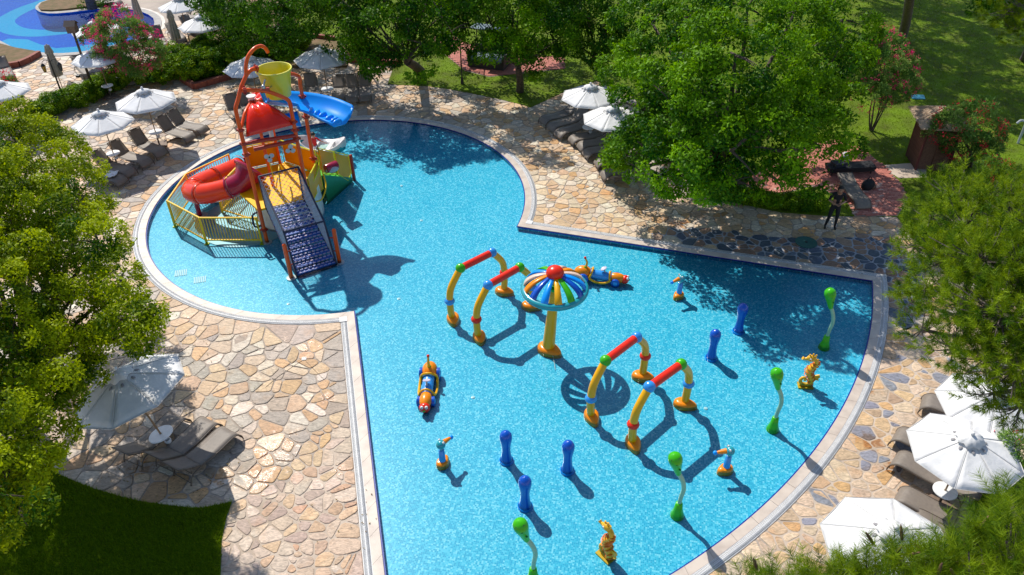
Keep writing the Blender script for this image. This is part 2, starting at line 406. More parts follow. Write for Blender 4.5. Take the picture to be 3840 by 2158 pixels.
# ================================================================== AREAS
def GP(pts): return [Vector(G(x, y)[:2]) for x, y in pts]
lawn_bl = GP([(-60, 1140), (0, 1150), (98, 1172), (183, 1210), (240, 1232), (298, 1249), (350, 1262), (404, 1270), (460, 1277), (510, 1279), (583, 1264), (570, 1300), (557, 1363), (555, 1448), (552, 1620), (-500, 1620), (-500, 1140)])
lawn_r = GP([(975, 213), (1077, 218), (1130, 225), (1178, 234), (1222, 243), (1263, 252), (1300, 261), (1334, 271), (1415, 234), (1500, 205), (1590, 240), (1690, 380), (1773, 496), (1869, 515), (1964, 535), (2084, 544), (2256, 546), (2300, 600), (2390, 700), (2900, 800), (3300, 400), (2800, -150), (700, -150), (640, -60), (790, 98), (843, 105), (877, 118), (877, 156), (992, 166)])
lawn_rb = GP([(2412, 1330), (2436, 1285), (2462, 1243), (2520, 1225), (2620, 1100), (3000, 1000), (3400, 1600), (2440, 1700), (2400, 1500)])
plant_h = GP([(440, 150), (450, 198), (490, 225), (552, 207), (610, 190), (740, 172), (872, 170), (877, 156), (877, 118), (843, 105), (790, 98), (640, -60), (560, -60), (500, 60)])
plant_l = GP([(-120, 176), (20, 172), (50, 167), (75, 157), (102, 141), (93, 133), (40, 124), (-20, 108), (-120, 100)])
hedge2 = [(95, 312), (150, 280), (215, 262), (262, 236), (320, 214), (380, 205), (424, 204)]
P2 = [(-160, 100), (-60, 100), (0, 104), (30, 120), (60, 128), (90, 133), (125, 136), (160, 136), (200, 133), (240, 127), (280, 117), (320, 107), (350, 96), (375, 84), (387, 70), (389, 58), (386, 48), (374, 39), (357, 32), (335, 27), (305, 24), (270, 23), (235, 26), (217, 28), (180, 33), (145, 36), (120, 36), (100, 32), (90, 25), (90, 18), (100, 9), (125, 0), (150, -8), (100, -60), (-160, -60)]
pool2 = GP(P2)
def inside(p, poly):
    c = False; n = len(poly)
    for i in range(n):
        a, b = poly[i], poly[i-1]
        if (a.y > p.y) != (b.y > p.y) and p.x < (b.x-a.x)*(p.y-a.y)/(b.y-a.y)+a.x: c = not c
    return c
def nearest(p, poly):
    best = 1e9; q = None; n = len(poly)
    for i in range(n):
        a, b = poly[i-1], poly[i]; d = b-a; t = max(0, min(1, (p-a).dot(d)/max(d.length_squared, 1e-12))); c = a+d*t; e = (p-c).length
        if e < best: best, q = e, c
    return best, q
def off(poly, d):
    """crude outward offset for closed polygons"""
    n = len(poly); out = []; area = sum(poly[i-1].x*poly[i].y-poly[i].x*poly[i-1].y for i in range(n)); s = 1 if area > 0 else -1
    for i in range(n):
        a, b, c = poly[i-1], poly[i], poly[(i+1) % n]; n1 = Vector(((b-a).y, -(b-a).x)).normalized(); n2 = Vector(((c-b).y, -(c-b).x)).normalized()
        m = (n1+n2); m = m.normalized() if m.length > .1 else n1; k = 1/max(.6, m.dot(n1)); out.append(b+m*d*s*k)
    return out

# bed of mortar under all paving (with the two pools cut out)
def mortar(name, c, c2):
    return mat(name, c, .9, c2, .7, bump=.6, bscale=40, dist=.006, coords='Object')
M_mort = mortar('grey_mortar', (.46, .38, .31), (.33, .275, .23))
M_mort2 = mortar('sandy_mortar', (.56, .46, .37), (.42, .33, .25))
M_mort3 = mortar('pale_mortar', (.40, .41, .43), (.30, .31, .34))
far = [Vector((-120, -30)), Vector((120, -30)), Vector((120, 190)), Vector((-120, 190))]
ground = fill([far, outline(.45), off(pool2, .5)], -.012, 'stone_paving', M_mort, kind='structure')
z_red = GP([(905, 1060), (850, 1090), (790, 1150), (723, 1215), (640, 1245), (583, 1262), (540, 1330), (540, 1700), (1000, 1700)])
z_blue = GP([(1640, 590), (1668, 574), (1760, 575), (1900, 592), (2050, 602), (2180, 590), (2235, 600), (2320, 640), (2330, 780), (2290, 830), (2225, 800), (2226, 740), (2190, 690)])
z_sand = GP([(2215, 815), (2350, 815), (2700, 700), (3200, 1200), (2600, 1800), (1500, 1800), (1700, 1450), (2100, 1000)])
z_org = GP([(1180, 240), (1350, 280), (1420, 330), (1700, 470), (1900, 530), (2090, 560), (2280, 560), (2200, 585), (2050, 600), (1900, 590), (1760, 573), (1660, 573), (1630, 600), (1300, 580), (1345, 470), (1180, 330)])
def clip_out(poly, name, m, z):
    """zone sheet drawn from a fine grid of quads outside the pool edge"""
    xs = [p.x for p in poly]; ys = [p.y for p in poly]; s = .3; mb = MB(); bm = {}
    x0, y0 = max(min(xs), -30), max(min(ys), 3); x1, y1 = min(max(xs), 30), min(max(ys), 60)
    for i in range(int((x1-x0)/s)+1):
        for j in range(int((y1-y0)/s)+1):
            c = Vector((x0+(i+.5)*s, y0+(j+.5)*s))
            if inside(c, poly) and pool_sd(c) > .45+s*.75: bm[(i, j)] = 1
    idx = {}; V = []; F = []
    def vid(a, b):
        if (a, b) not in idx: idx[(a, b)] = len(V); V.append((x0+a*s, y0+b*s, z))
        return idx[(a, b)]
    for i, j in bm: F.append((vid(i, j), vid(i+1, j), vid(i+1, j+1), vid(i, j+1)))
    return npmesh(name, V, F, m, ground)
clip_out(z_red, 'sandy_mortar_bed', M_mort2, -.008); clip_out(z_sand, 'sandy_mortar_bed', M_mort2, -.008); clip_out(z_blue, 'pale_mortar_bed', M_mort3, -.008)

# ------------------------------------------------------------------ stone material: colour per stone (attribute), veins, wet gloss
def stone_mat():
    m = bpy.data.materials.new('flagstone'); m.use_nodes = True; n = m.node_tree.nodes; l = m.node_tree.links; b = n['Principled BSDF']
    at = n.new('ShaderNodeAttribute'); at.attribute_name = 'scol'
    aw = n.new('ShaderNodeAttribute'); aw.attribute_name = 'lv'
    tc = n.new('ShaderNodeTexCoord')
    nz = n.new('ShaderNodeTexNoise'); nz.inputs['Scale'].default_value = 7; nz.inputs['Detail'].default_value = 6; nz.inputs['Distortion'].default_value = 1.2
    mp = n.new('ShaderNodeMapping'); mp.inputs['Scale'].default_value = (1, 2.6, 1); mp.inputs['Rotation'].default_value = (0, 0, .5)
    l.new(tc.outputs['Object'], mp.inputs[0]); l.new(mp.outputs[0], nz.inputs['Vector'])
    rp = n.new('ShaderNodeMapRange'); rp.inputs[1].default_value = .25; rp.inputs[2].default_value = .75; rp.inputs[3].default_value = .48; rp.inputs[4].default_value = 1.30
    l.new(nz.outputs[0], rp.inputs[0])
    mu = n.new('ShaderNodeVectorMath'); mu.operation = 'SCALE'; l.new(at.outputs['Color'], mu.inputs[0]); l.new(rp.outputs[0], mu.inputs['Scale'])
    # large blotches of rust / iron staining
    n3 = n.new('ShaderNodeTexNoise'); n3.inputs['Scale'].default_value = 1.7; n3.inputs['Detail'].default_value = 5; l.new(tc.outputs['Object'], n3.inputs['Vector'])
    r3 = n.new('ShaderNodeValToRGB'); r3.color_ramp.elements[0].position = .56; r3.color_ramp.elements[1].position = .72
    l.new(n3.outputs[0], r3.inputs[0]); m3 = n.new('ShaderNodeMath'); m3.operation = 'MULTIPLY'; m3.inputs[1].default_value = .5; l.new(r3.outputs[0], m3.inputs[0])
    mx = n.new('ShaderNodeMix'); mx.data_type = 'RGBA'; mx.blend_type = 'MULTIPLY'; mx.inputs[7].default_value = (.95, .68, .42, 1)
    l.new(m3.outputs[0], mx.inputs[0]); l.new(mu.outputs[0], mx.inputs[6])
    # wet film: darker, richer and glossy
    nw = n.new('ShaderNodeTexNoise'); nw.inputs['Scale'].default_value = 5; nw.inputs['Detail'].default_value = 4; l.new(tc.outputs['Object'], nw.inputs['Vector'])
    ad = n.new('ShaderNodeMath'); ad.operation = 'ADD'; l.new(nw.outputs[0], ad.inputs[0]); l.new(aw.outputs['Fac'], ad.inputs[1])
    rw = n.new('ShaderNodeMapRange'); rw.inputs[1].default_value = .92; rw.inputs[2].default_value = 1.08; l.new(ad.outputs[0], rw.inputs[0])
    mw = n.new('ShaderNodeMix'); mw.data_type = 'RGBA'; mw.blend_type = 'MULTIPLY'; mw.inputs[7].default_value = (.78, .58, .40, 1)
    l.new(rw.outputs[0], mw.inputs[0]); l.new(mx.outputs[2], mw.inputs[6]); l.new(mw.outputs[2], b.inputs['Base Color'])
    rr = n.new('ShaderNodeMapRange'); rr.inputs[3].default_value = .62; rr.inputs[4].default_value = .24; l.new(rw.outputs[0], rr.inputs[0]); l.new(rr.outputs[0], b.inputs['Roughness'])
    n4 = n.new('ShaderNodeTexNoise'); n4.inputs['Scale'].default_value = 14; n4.inputs['Detail'].default_value = 6; n4.inputs['Distortion'].default_value = 1.5; l.new(mp.outputs[0], n4.inputs['Vector'])
    bp = n.new('ShaderNodeBump'); bp.inputs['Strength'].default_value = .42; bp.inputs['Distance'].default_value = .02; l.new(n4.outputs[0], bp.inputs['Height']); l.new(bp.outputs[0], b.inputs['Normal'])
    MATS['flagstone'] = m; return m
M_stone = stone_mat()
PAL = {
 'beige': [(.56, .37, .22), (.60, .44, .30), (.54, .34, .18), (.64, .52, .40), (.58, .35, .17), (.42, .32, .24), (.60, .44, .30), (.46, .38, .31), (.60, .42, .25), (.66, .56, .44), (.40, .34, .28)],
 'org':   [(.64, .43, .25), (.68, .53, .36), (.60, .35, .15), (.70, .60, .46), (.60, .40, .23), (.66, .49, .31), (.62, .50, .36)],
 'red':   [(.58, .38, .25), (.60, .44, .32), (.54, .32, .20), (.56, .42, .32), (.62, .48, .37), (.46, .33, .26), (.60, .40, .24), (.58, .45, .34)],
 'sand':  [(.60, .43, .27), (.66, .50, .34), (.56, .34, .15), (.26, .26, .30), (.60, .44, .30), (.62, .42, .23), (.52, .36, .22), (.58, .44, .31), (.64, .48, .34), (.56, .40, .26)],
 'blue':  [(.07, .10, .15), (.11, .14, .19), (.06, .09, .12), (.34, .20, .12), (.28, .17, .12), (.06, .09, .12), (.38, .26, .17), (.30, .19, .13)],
}
wet_spots = [(G(700, 1130), 1.5), (G(780, 870), .75), (G(640, 1210), 1.1), (G(560, 1200), .8), (G(720, 850), .5), (G(2190, 1110), .8), (G(2180, 990), .5), (G(1340, 430), .5), (G(820, 1000), .6), (G(860, 1180), .5), (G(1700, 560), .9), (G(2250, 1180), .6), (G(480, 800), .5), (G(980, 370), .8), (G(350, 1180), .8)]
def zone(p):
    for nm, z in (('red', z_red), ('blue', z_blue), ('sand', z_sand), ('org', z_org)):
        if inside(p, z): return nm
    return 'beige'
# sites on a jittered grid, size by zone
holes = [lawn_bl, lawn_r, lawn_rb, plant_h, plant_l]
rim2 = off(pool2, .45)
sites = []
for base, zset in ((.50, ('beige',)), (.41, ('org', 'sand', 'red')), (.36, ('blue',))):
  for i in range(int(-33/base), int(40/base)):
    for j in range(int(3/base/.86), int(49/base/.86)):
        p = Vector((i*base+rng.uniform(-.5, .5)*base, j*base*.86+rng.uniform(-.5, .5)*base*.86))
        if len(zset) == 1 and zone(p) != zset[0] and zset[0] != 'beige': continue
        X, Y, f = proj((p.x, p.y, 0))
        if f < 2 or X < -160 or X > 2740 or Y < -70 or Y > 1560: continue
        z = zone(p)
        if z not in zset: continue
        if pool_sd(p) < .55: continue
        if any(inside(p, h) for h in holes) or inside(p, rim2): continue
        sites.append([p.x, p.y, rng.uniform(-.085, .085), z])
# extra small stones in the gaps
extra = []
for s in sites:
    pr = {'beige': .25, 'org': .25, 'red': .45, 'sand': .3, 'blue': .25}[s[3]]
    if rng.random() < pr:
        a = rng.uniform(0, 6.28); p = Vector((s[0]+.27*math.cos(a), s[1]+.27*math.sin(a)))
        if pool_sd(p) > .58 and not any(inside(p, h) for h in holes) and not inside(p, rim2): extra.append([p.x, p.y, rng.uniform(-.05, .0), zone(p)])
sites += extra
S = np.array([[a[0], a[1], a[2]] for a in sites])
cellg = {}
for k, s in enumerate(sites): cellg.setdefault((int(s[0]//.8), int(s[1]//.8)), []).append(k)
def clip(poly, n, c):
    """keep n.x >= c"""
    out = []; m = len(poly)
    for i in range(m):
        a, b = poly[i-1], poly[i]; da = n[0]*a[0]+n[1]*a[1]-c; db = n[0]*b[0]+n[1]*b[1]-c
        if (da >= 0) != (db >= 0): t = da/(da-db); out.append((a[0]+(b[0]-a[0])*t, a[1]+(b[1]-a[1])*t))
        if db >= 0: out.append(b)
    return out
stones = []
for k, (x, y, wgt, z) in enumerate(sites):
    gap = {'beige': .019, 'org': .017, 'red': .019, 'sand': .020, 'blue': .024}[z]
    e = .66; poly = [(x-e, y-e), (x+e, y-e), (x+e, y+e), (x-e, y+e)]
    ci, cj = int(x//.8), int(y//.8)
    nb = [q for a in (-1, 0, 1) for b in (-1, 0, 1) for q in cellg.get((ci+a, cj+b), []) if q != k]
    nb.sort(key=lambda q: (S[q][0]-x)**2+(S[q][1]-y)**2)
    for q in nb[:16]:
        dx, dy = x-S[q][0], y-S[q][1]; d = math.hypot(dx, dy)
        if d < .06 or d > 1.3: continue
        n = (dx/d, dy/d); mid = (n[0]*(x+S[q][0])+n[1]*(y+S[q][1]))/2 - (wgt-S[q][2])*.5 + gap*rng.uniform(.75, 1.35)
        poly = clip(poly, n, mid)
        if len(poly) < 3: break
    if len(poly) < 3: continue
    p = Vector((x, y)); (dc, uc), (ds, us, w_) = pool_planes(p)
    D = .47
    if dc < 1.2: c = PC+uc*(PR1+D); poly = clip(poly, uc, uc.dot(c))
    if ds < 1.2 and len(poly) > 2:
        if w_ == 2: c = PC+us*(PR2+D)
        else: c = PC+us*D
        poly = clip(poly, us, us.dot(c))
    for h in holes + [rim2]:
        if len(poly) < 3: break
        d, q = nearest(p, h)
        if d < .8:
            u = (p-q)/max(d, 1e-6); poly = clip(poly, u, u.dot(q)+.01)
    if len(poly) < 3: continue
    # round the corners once
    rp_ = []
    m = len(poly)
    for i in range(m):
        a, b = poly[i], poly[(i+1) % m]; L_ = math.hypot(b[0]-a[0], b[1]-a[1])
        if L_ < .02: continue
        t = min(.22, .05/L_) if z != 'red' else min(.24, .06/L_)
        rp_.append((a[0]+(b[0]-a[0])*t, a[1]+(b[1]-a[1])*t)); rp_.append((b[0]+(a[0]-b[0])*t, b[1]+(a[1]-b[1])*t))
    if len(rp_) < 5: continue
    ar = abs(sum(rp_[i-1][0]*rp_[i][1]-rp_[i][0]*rp_[i-1][1] for i in range(len(rp_))))/2
    if ar < .006: continue
    X, Y, f = proj((x, y, 0)); vis = 0 < X < 2576 and 0 < Y < 1448
    stones.append((ar/f**3 if vis else 0, rp_, z, x, y))
stones.sort(key=lambda s: -s[0])
def stone_geo(rp_, z):
    n = len(rp_); cx = sum(p[0] for p in rp_)/n; cy = sum(p[1] for p in rp_)/n; h = rng.uniform(.004, .012) if z != 'sand' else rng.uniform(.0, .005)
    tx, ty = rng.uniform(-.012, .012), rng.uniform(-.012, .012)
    V = [(p[0], p[1], -.02) for p in rp_] + [(p[0], p[1], h-.005+(p[0]-cx)*tx+(p[1]-cy)*ty) for p in rp_]
    V += [(cx+(p[0]-cx)*.9, cy+(p[1]-cy)*.9, h+(p[0]-cx)*tx+(p[1]-cy)*ty) for p in rp_]
    return V, n
BT = []; BL = []; BW = []; BC = []; off_ = 0; polys = []
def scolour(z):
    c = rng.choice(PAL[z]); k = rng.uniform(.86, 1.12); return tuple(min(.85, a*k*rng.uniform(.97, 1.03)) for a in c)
def wetness(x, y): return max([max(0, 1-math.hypot(x-w_[0].x, y-w_[0].y)/w_[1])*.80 for w_ in wet_spots])
def stone_mesh(items, name):
    V = []; F = []; C = []; Wt = []
    for (_, rp_, z, x, y) in items:
        v, n = stone_geo(rp_, z); o = len(V); V += v
        F += [(o+k, o+(k+1) % n, o+n+(k+1) % n, o+n+k) for k in range(n)] + [(o+n+k, o+n+(k+1) % n, o+2*n+(k+1) % n, o+2*n+k) for k in range(n)] + [tuple(o+2*n+k for k in range(n))]
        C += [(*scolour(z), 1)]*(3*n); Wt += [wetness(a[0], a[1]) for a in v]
    me = bpy.data.meshes.new(name); me.from_pydata(V, [], F)
    a = me.attributes.new('scol', 'FLOAT_COLOR', 'POINT'); a.data.foreach_set('color', np.array(C, dtype=np.float32).ravel())
    a = me.attributes.new('lv', 'FLOAT', 'POINT'); a.data.foreach_set('value', np.array(Wt, dtype=np.float32))
    me.materials.append(M_stone); me.update(); return me
for s in stones[:300]: link(bpy.data.objects.new('stone', stone_mesh([s], 'stone')), ground)
tag(link(bpy.data.objects.new('paving_stones', stone_mesh(stones[300:], 'paving_stones')), ground), kind='stuff')
print('stones', len(stones))

# ------------------------------------------------------------------ lawns: sheet + blades
M_grass = mat('lawn_turf', (.14, .23, .005), .9, (.095, .125, .012), 1.1, bump=1.0, bscale=60, dist=.03, spec=.2)
M_blade = leaf_mat('grass_blades', (.07, .155, .004), (.25, .36, .008), .35, .6)
def grass(poly, name, count, h, wd, m=M_blade, sp=None):
    xs = [p.x for p in poly]; ys = [p.y for p in poly]; P = []
    x0, x1, y0, y1 = max(min(xs), -32), min(max(xs), 34), max(min(ys), 3), min(max(ys), 62)
    while len(P) < count:
        p = Vector((rng.uniform(x0, x1), rng.uniform(y0, y1)))
        if not inside(p, poly): continue
        X, Y, f = proj((p.x, p.y, 0))
        if f < 2 or X < -60 or X > 2640 or Y < -40 or Y > 1500: continue
        if sp and any(inside(p, q) for q in sp): continue
        P.append((p.x, p.y))
    P = np.array(P); n = len(P); a = nrg.uniform(0, 6.283, n); hh = h*nrg.uniform(.5, 1.3, n); le = nrg.normal(0, .5, (n, 2))*hh[:, None]
    ww = wd*nrg.uniform(.6, 1.3, n); dx = np.cos(a)*ww/2; dy = np.sin(a)*ww/2; z = np.full(n, .015)
    V = np.stack([np.c_[P[:, 0]-dx, P[:, 1]-dy, z], np.c_[P[:, 0]+dx, P[:, 1]+dy, z], np.c_[P[:, 0]+le[:, 0], P[:, 1]+le[:, 1], z+hh]], 1).reshape(-1, 3)
    F = np.arange(3*n).reshape(n, 3); lv = np.repeat(np.clip(nrg.normal(.4, .25, n), 0, 1), 3)
    return npmesh(name, V, F, m, None, lv, kind='stuff', label='short mown grass blades growing on the lawn', cat='grass')
for pl, nm, cnt, h, wd in ((lawn_bl, 'lawn', 60000, .05, .014), (lawn_r, 'lawn', 110000, .07, .035), (lawn_rb, 'lawn', 12000, .06, .015)):
    fill([pl], .02, nm, M_grass, skirt=.03, kind='structure')
brick_path = GP([(2108, 352), (2060, 360), (1900, 440), (1870, 470), (1960, 492), (2040, 470), (2125, 500), (2150, 546), (2258, 545), (2285, 500), (2262, 458), (2225, 420), (2180, 385), (2140, 360)])
far_path = GP([(1085, 92), (1130, 88), (1260, 150), (1420, 140), (1420, 175), (1230, 195), (1170, 180), (1120, 140)])
stone_patch = GP([(2212, 418), (2290, 412), (2330, 425), (2330, 448), (2262, 450), (2232, 432)])
grass(lawn_bl, 'grass', 70000, .075, .022); g2 = grass(lawn_r, 'grass', 110000, .06, .035, sp=[brick_path, far_path, stone_patch]); g3 = grass(lawn_rb, 'grass', 12000, .06, .015)
tag(g2, 'sunlit and shaded mown grass of the large park lawn'); tag(g3, 'grass beside the loungers at the lower right edge')
# red brick paving laid in courses
M_mjoint = mat('brick_joint', (.30, .22, .18), .9)
bp_ = fill([brick_path], .024, 'brick_path', M_mjoint, skirt=.02, kind='structure')
fp_ = fill([far_path], .024, 'brick_path', M_mjoint, skirt=.02, kind='structure')
brick_me = MB().box((0, 0, 0), (.205, .10, .03)).mesh('brick', M_brick, None)
brick_lt = MB().box((0, 0, 0), (.205, .10, .03)).mesh('brick', mat('pale_brick', (.58, .24, .18), .8, (.48, .18, .13), 5), None)
brick_dk = MB().box((0, 0, 0), (.205, .10, .03)).mesh('brick', mat('pinkish_brick', (.62, .40, .33), .8, (.52, .30, .24), 5), None)
def bricks(poly, par, limit):
    xs = [p.x for p in poly]; ys = [p.y for p in poly]; cand = []; a = R(8); ca, sa = math.cos(a), math.sin(a)
    c = Vector(((min(xs)+max(xs))/2, (min(ys)+max(ys))/2)); r = max(max(xs)-min(xs), max(ys)-min(ys))*.6
    for j in range(int(-r/.11), int(r/.11)):
        for i in range(int(-r/.215), int(r/.215)):
            u, v = (i+.5*(j % 2))*.215, j*.11; p = c+Vector((u*ca-v*sa, u*sa+v*ca))
            if inside(p, poly) and nearest(p, poly)[0] > .05: cand.append((proj((p.x, p.y, 0))[2], p))
    cand.sort(key=lambda t: t[0]); big = MB()
    for k, (f, p) in enumerate(cand):
        z = .034+rng.uniform(-.003, .003)
        if k < limit:
            o = link(bpy.data.objects.new('brick', rng.choices([brick_me, brick_lt, brick_dk], [5, 4, 1])[0]), par); o.location = (p.x, p.y, z); o.rotation_euler = (0, 0, a)
        else: big.box((p.x, p.y, z), (.205, .10, .03), a)
    if big.v: big.build('brick_courses', M_brick, par, smooth=None, kind='stuff')
bricks(brick_path, bp_, 300); bricks(far_path, fp_, 0)
sp_ = fill([stone_patch], .024, 'stone_patch', M_mort2, skirt=.02, kind='structure')
# planters: soil and kerbs
fill([plant_h], .10, 'planting_bed', M_soil, skirt=.12, kind='structure'); fill([plant_l], .10, 'planting_bed', M_soil, skirt=.12, kind='structure')
def kerb(pts, label, w_=.22, h=.30, m=M_kerb, closed=False):
    P = [Vector(G(x, y)[:2]) for x, y in pts]; o = empty('planter_kerb', (0, 0, 0), 0, label, 'kerb')
    for a, b in zip(P[:-1], P[1:]):
        L_ = (b-a).length; k = max(1, int(L_/.6))
        for i in range(k):
            c0 = a.lerp(b, i/k+.006); c1 = a.lerp(b, (i+1)/k-.006)
            MB().bar((c0.x, c0.y, h/2), (c1.x, c1.y, h/2), w_+rng.uniform(-.008, .008), h+rng.uniform(-.01, .01)).build('kerb_block', m, o, smooth=None)
    return o
kerb([(440, 150), (450, 198), (490, 225), (552, 207), (610, 190), (700, 178)], 'terracotta kerb round the bushy hedge bed left of the play tower')
kerb([(790, 98), (843, 105)], 'short terracotta kerb in front of the sunny grass patch behind the umbrellas')
kerb([(877, 118), (877, 156), (992, 166), (1010, 160)], 'terracotta kerb of the dark bed right of the shaded umbrella')
kerb([(20, 173), (50, 168), (75, 157), (102, 141)], 'terracotta kerb of the dry flower bed beside the blue pool')
# ------------------------------------------------------------------ the second, deeper blue pool at the top left
D2 = -.9
def ring(poly, z0, poly2, z1, name, m, parent=None, **kw):
    n = len(poly); V = [(p.x, p.y, z0) for p in poly]+[(p.x, p.y, z1) for p in poly2]
    return npmesh(name, V, [(k, (k+1) % n, n+(k+1) % n, n+k) for k in range(n)], m, parent, **kw)
f2 = fill([pool2], D2, 'deep_pool_floor', M_mosdb, kind='structure')
ring(pool2, D2, pool2, .05, 'deep_pool_wall', M_mosdb, kind='structure')
fill([pool2], -.04, 'deep_pool_water', M_water2, kind='structure')
r2 = ring(pool2, .05, off(pool2, .42), .05, 'deep_pool_rim', M_conc, kind='structure'); q2 = off(pool2, .42)
ring(q2, .05, q2, -.05, 'rim_side', M_conc, r2); ring(q2, .012, off(pool2, .62), .012, 'pale_rim_band', M_cop, r2)
def ribbon(pts, wpx, name):
    P = spline([(*G(x, y, D2)[:2], 0) for x, y in pts], 8); mb = MB(); rows = []
    for i, p in enumerate(P):
        d = (P[min(i+1, len(P)-1)]-P[max(i-1, 0)]).normalized(); n = Vector((-d.y, d.x, 0)); rows.append([(p.x+n.x*wpx, p.y+n.y*wpx, D2+.004), (p.x-n.x*wpx, p.y-n.y*wpx, D2+.004)])
    mb.grid(rows); return mb.build(name, M_moscy, f2, smooth=None)
ribbon([(150, -10), (110, 6), (60, 24), (20, 46), (12, 62), (38, 78), (90, 84), (150, 80), (200, 74), (250, 66)], .62, 'cyan_mosaic_swirl')
fill([[Vector(G(x, y, D2)[:2]) for x, y in [(-60, 108), (0, 106), (20, 98), (70, 100), (100, 112), (140, 122), (190, 118), (240, 110), (300, 104), (300, 130), (240, 145), (170, 155), (100, 152), (40, 138), (-60, 122)]]], D2+.005, 'cyan_mosaic_swirl', M_moscy, f2)
# planted island at the rim
isl = GP([(104, 30), (98, 22), (106, 12), (130, 3), (150, -6), (260, -20), (300, 0), (275, 16), (215, 22), (170, 28), (130, 31)])
fill([isl], .14, 'planting_bed', M_soil, skirt=.14, kind='structure')
# ------------------------------------------------------------------ small things of the ground
def disc(name, loc, r, m, label, cat, h=.012, n=28, mesh2=None):
    o = MB().lathe([(r, 0), (r, h), (r*.93, h+.003), (r*.9, h), (.001, h)], n, cap=False).build(name, m, None, smooth=30, label=label, cat=cat); o.location = loc; return o
mh = disc('manhole_cover', G(2028, 610, .012), .38, mat('green_cover', (.02, .12, .10), .6, (.015, .09, .08), 8), 'round green cover set in the blue and brown stones behind the pool', 'manhole cover', h=.014)
MB().lathe([(.05, 0), (.05, .008), (.001, .008)], 10, cap=False).build('lifting_knob', M_dark, mh).location = (0, 0, .014)
t = empty('floor_drain', G(765, 903, .012), .15, 'small square white drain with four holes in the beige paving', 'drain')
MB().box((0, 0, .006), (.13, .13, .012)).build('drain_frame', M_whitep, t, None)
for a in (-.03, .03):
    for b in (-.03, .03): MB().box((a, b, .0125), (.035, .035, .003)).build('hole', M_dark, t, None)
P = spline([G(760, 908, .012), G(738, 922, .012), G(700, 948, .012), G(668, 975, .012)], 5); MB().tube(P, .006, 5).build('cable', M_black, None, label='thin dark cable running left from the square drain over the paving', cat='cable')
P = spline([G(770, 910, .012), G(790, 930, .012), G(815, 955, .012)], 5); MB().tube(P, .004, 5).build('cable', M_black, None, label='thin dark cable running right from the square drain over the paving', cat='cable')
for i, (x, y) in enumerate([(455, 687), (503, 704)]):
    t = empty('floor_grille', G(x, y, POOL_D+.006), R(14), ('pale grille in the pool floor, the one nearer the coping', 'pale grille in the pool floor, the one farther from the coping')[i], 'drain grille', 'grilles in the pool floor')
    for k in range(7): MB().box((-.18+.06*k, 0, .005), (.035, .36, .01)).build('slat', mat('pale_grille', (.45, .62, .68), .4), t, None)
for (x, y), lab in (((1003, 752), 'pale round water jet in the open water between tower ramp and arches'), ((1775, 1028), 'pale round water jet right of the nearest splash arch'), ((1190, 1000), 'pale round water jet right of the car facing the viewer'),
                 ((1010, 468), 'pale round water jet right of the short post of the tower stairs'), ((1370, 365), 'pale round water jet near the coping below the tree shadow'), ((725, 765), 'pale round water jet near the coping below the climbing ramp'), ((1060, 555), 'pale round water jet right of the tower shadow')):
    g_ = G(x, y, POOL_D+.004)
    o = MB().lathe([(.055, 0), (.055, .01), (.04, .014), (.001, .014)], 14, cap=False).build('floor_jet', mat('pale_jet', (.5, .72, .78), .3), None, label=lab, cat='water jet', group='round jets in the pool floor'); o.location = g_
t = empty('gully_frame', G(442, 352, .012), R(20), 'rusty open frame lying on the paving beside the coping', 'frame')
MB().bar((-.25, 0, .02), (.0, .12, .02), .03, .03).bar((0, .12, .02), (.28, .0, .02), .03, .03).build('frame_bar', mat('rusty_steel', (.16, .07, .04), .8), t)

# fallen leaves scattered on paving, coping and lawn below the trees
def litter(spots, name, label):
    P = []; g = np.random.default_rng(5)
    for x, y, r, n in spots:
        c = G(x, y, 0)
        for _ in range(n):
            q = c+Vector((g.normal()*r, g.normal()*r, 0))
            if pool_sd(Vector((q.x, q.y))) > .02: P.append((q.x, q.y, .032+.01*g.random()))
    P = np.array(P); n = len(P); a = g.uniform(0, 6.28, n); L_ = g.uniform(.03, .065, n); d = np.c_[np.cos(a), np.sin(a), g.uniform(-.1, .3, n)]*L_[:, None]; s_ = np.c_[-np.sin(a), np.cos(a), np.zeros(n)]*L_[:, None]*.28
    V = np.stack([P-d/2, P+s_, P+d/2, P-s_], 1).reshape(-1, 3)
    return npmesh(name, V, np.arange(4*n).reshape(n, 4), leaf_mat('dry_leaf', (.16, .09, .03), (.22, .17, .03), .1, .7), None, np.repeat(g.random(n), 4), kind='stuff', label=label, cat='leaves')
litter([(200, 1300, 1.6, 260), (450, 1180, 1.2, 110), (480, 900, .9, 70), (1750, 540, 2.0, 220), (2050, 590, 1.5, 120), (1250, 260, 2.5, 120), (2200, 900, .8, 50), (900, 250, 2.0, 60), (900, 1300, .6, 24)], 'fallen_leaves', 'dry brown leaves scattered below the trees')
# ================================================================== THE PLAY TOWER (local frame: u right, v back, z up)
TA, TANG = Vector((-8.945, 24.46)), R(24)
T = empty('water_play_tower', (TA.x, TA.y, 0), TANG, 'tall orange framed water play tower with yellow tipping bucket, red dome and tube slide', 'play structure')
def ptube(name, pts, r, m, parent=T, n=10, sp=0, **kw):
    P = spline(pts, sp) if sp else pts
    return MB().tube(P, r, n).build(name, m, parent, **kw)
def clamp(p, d=(0, 0, 1), r=.10, parent=T):
    mb = MB(); d = Vector(d).normalized(); p = Vector(p)
    mb.tube([p-d*.05, p+d*.05], r, 10)
    x = d.orthogonal().normalized(); y = d.cross(x)
    for a in range(4): q = p+(x*math.cos(a*1.571+.4)+y*math.sin(a*1.571+.4))*(r+.02); mb.tube([q-d*.035, q+d*.035], .022, 6)
    return mb.build('clamp', M_clamp, parent)
PRr = .068
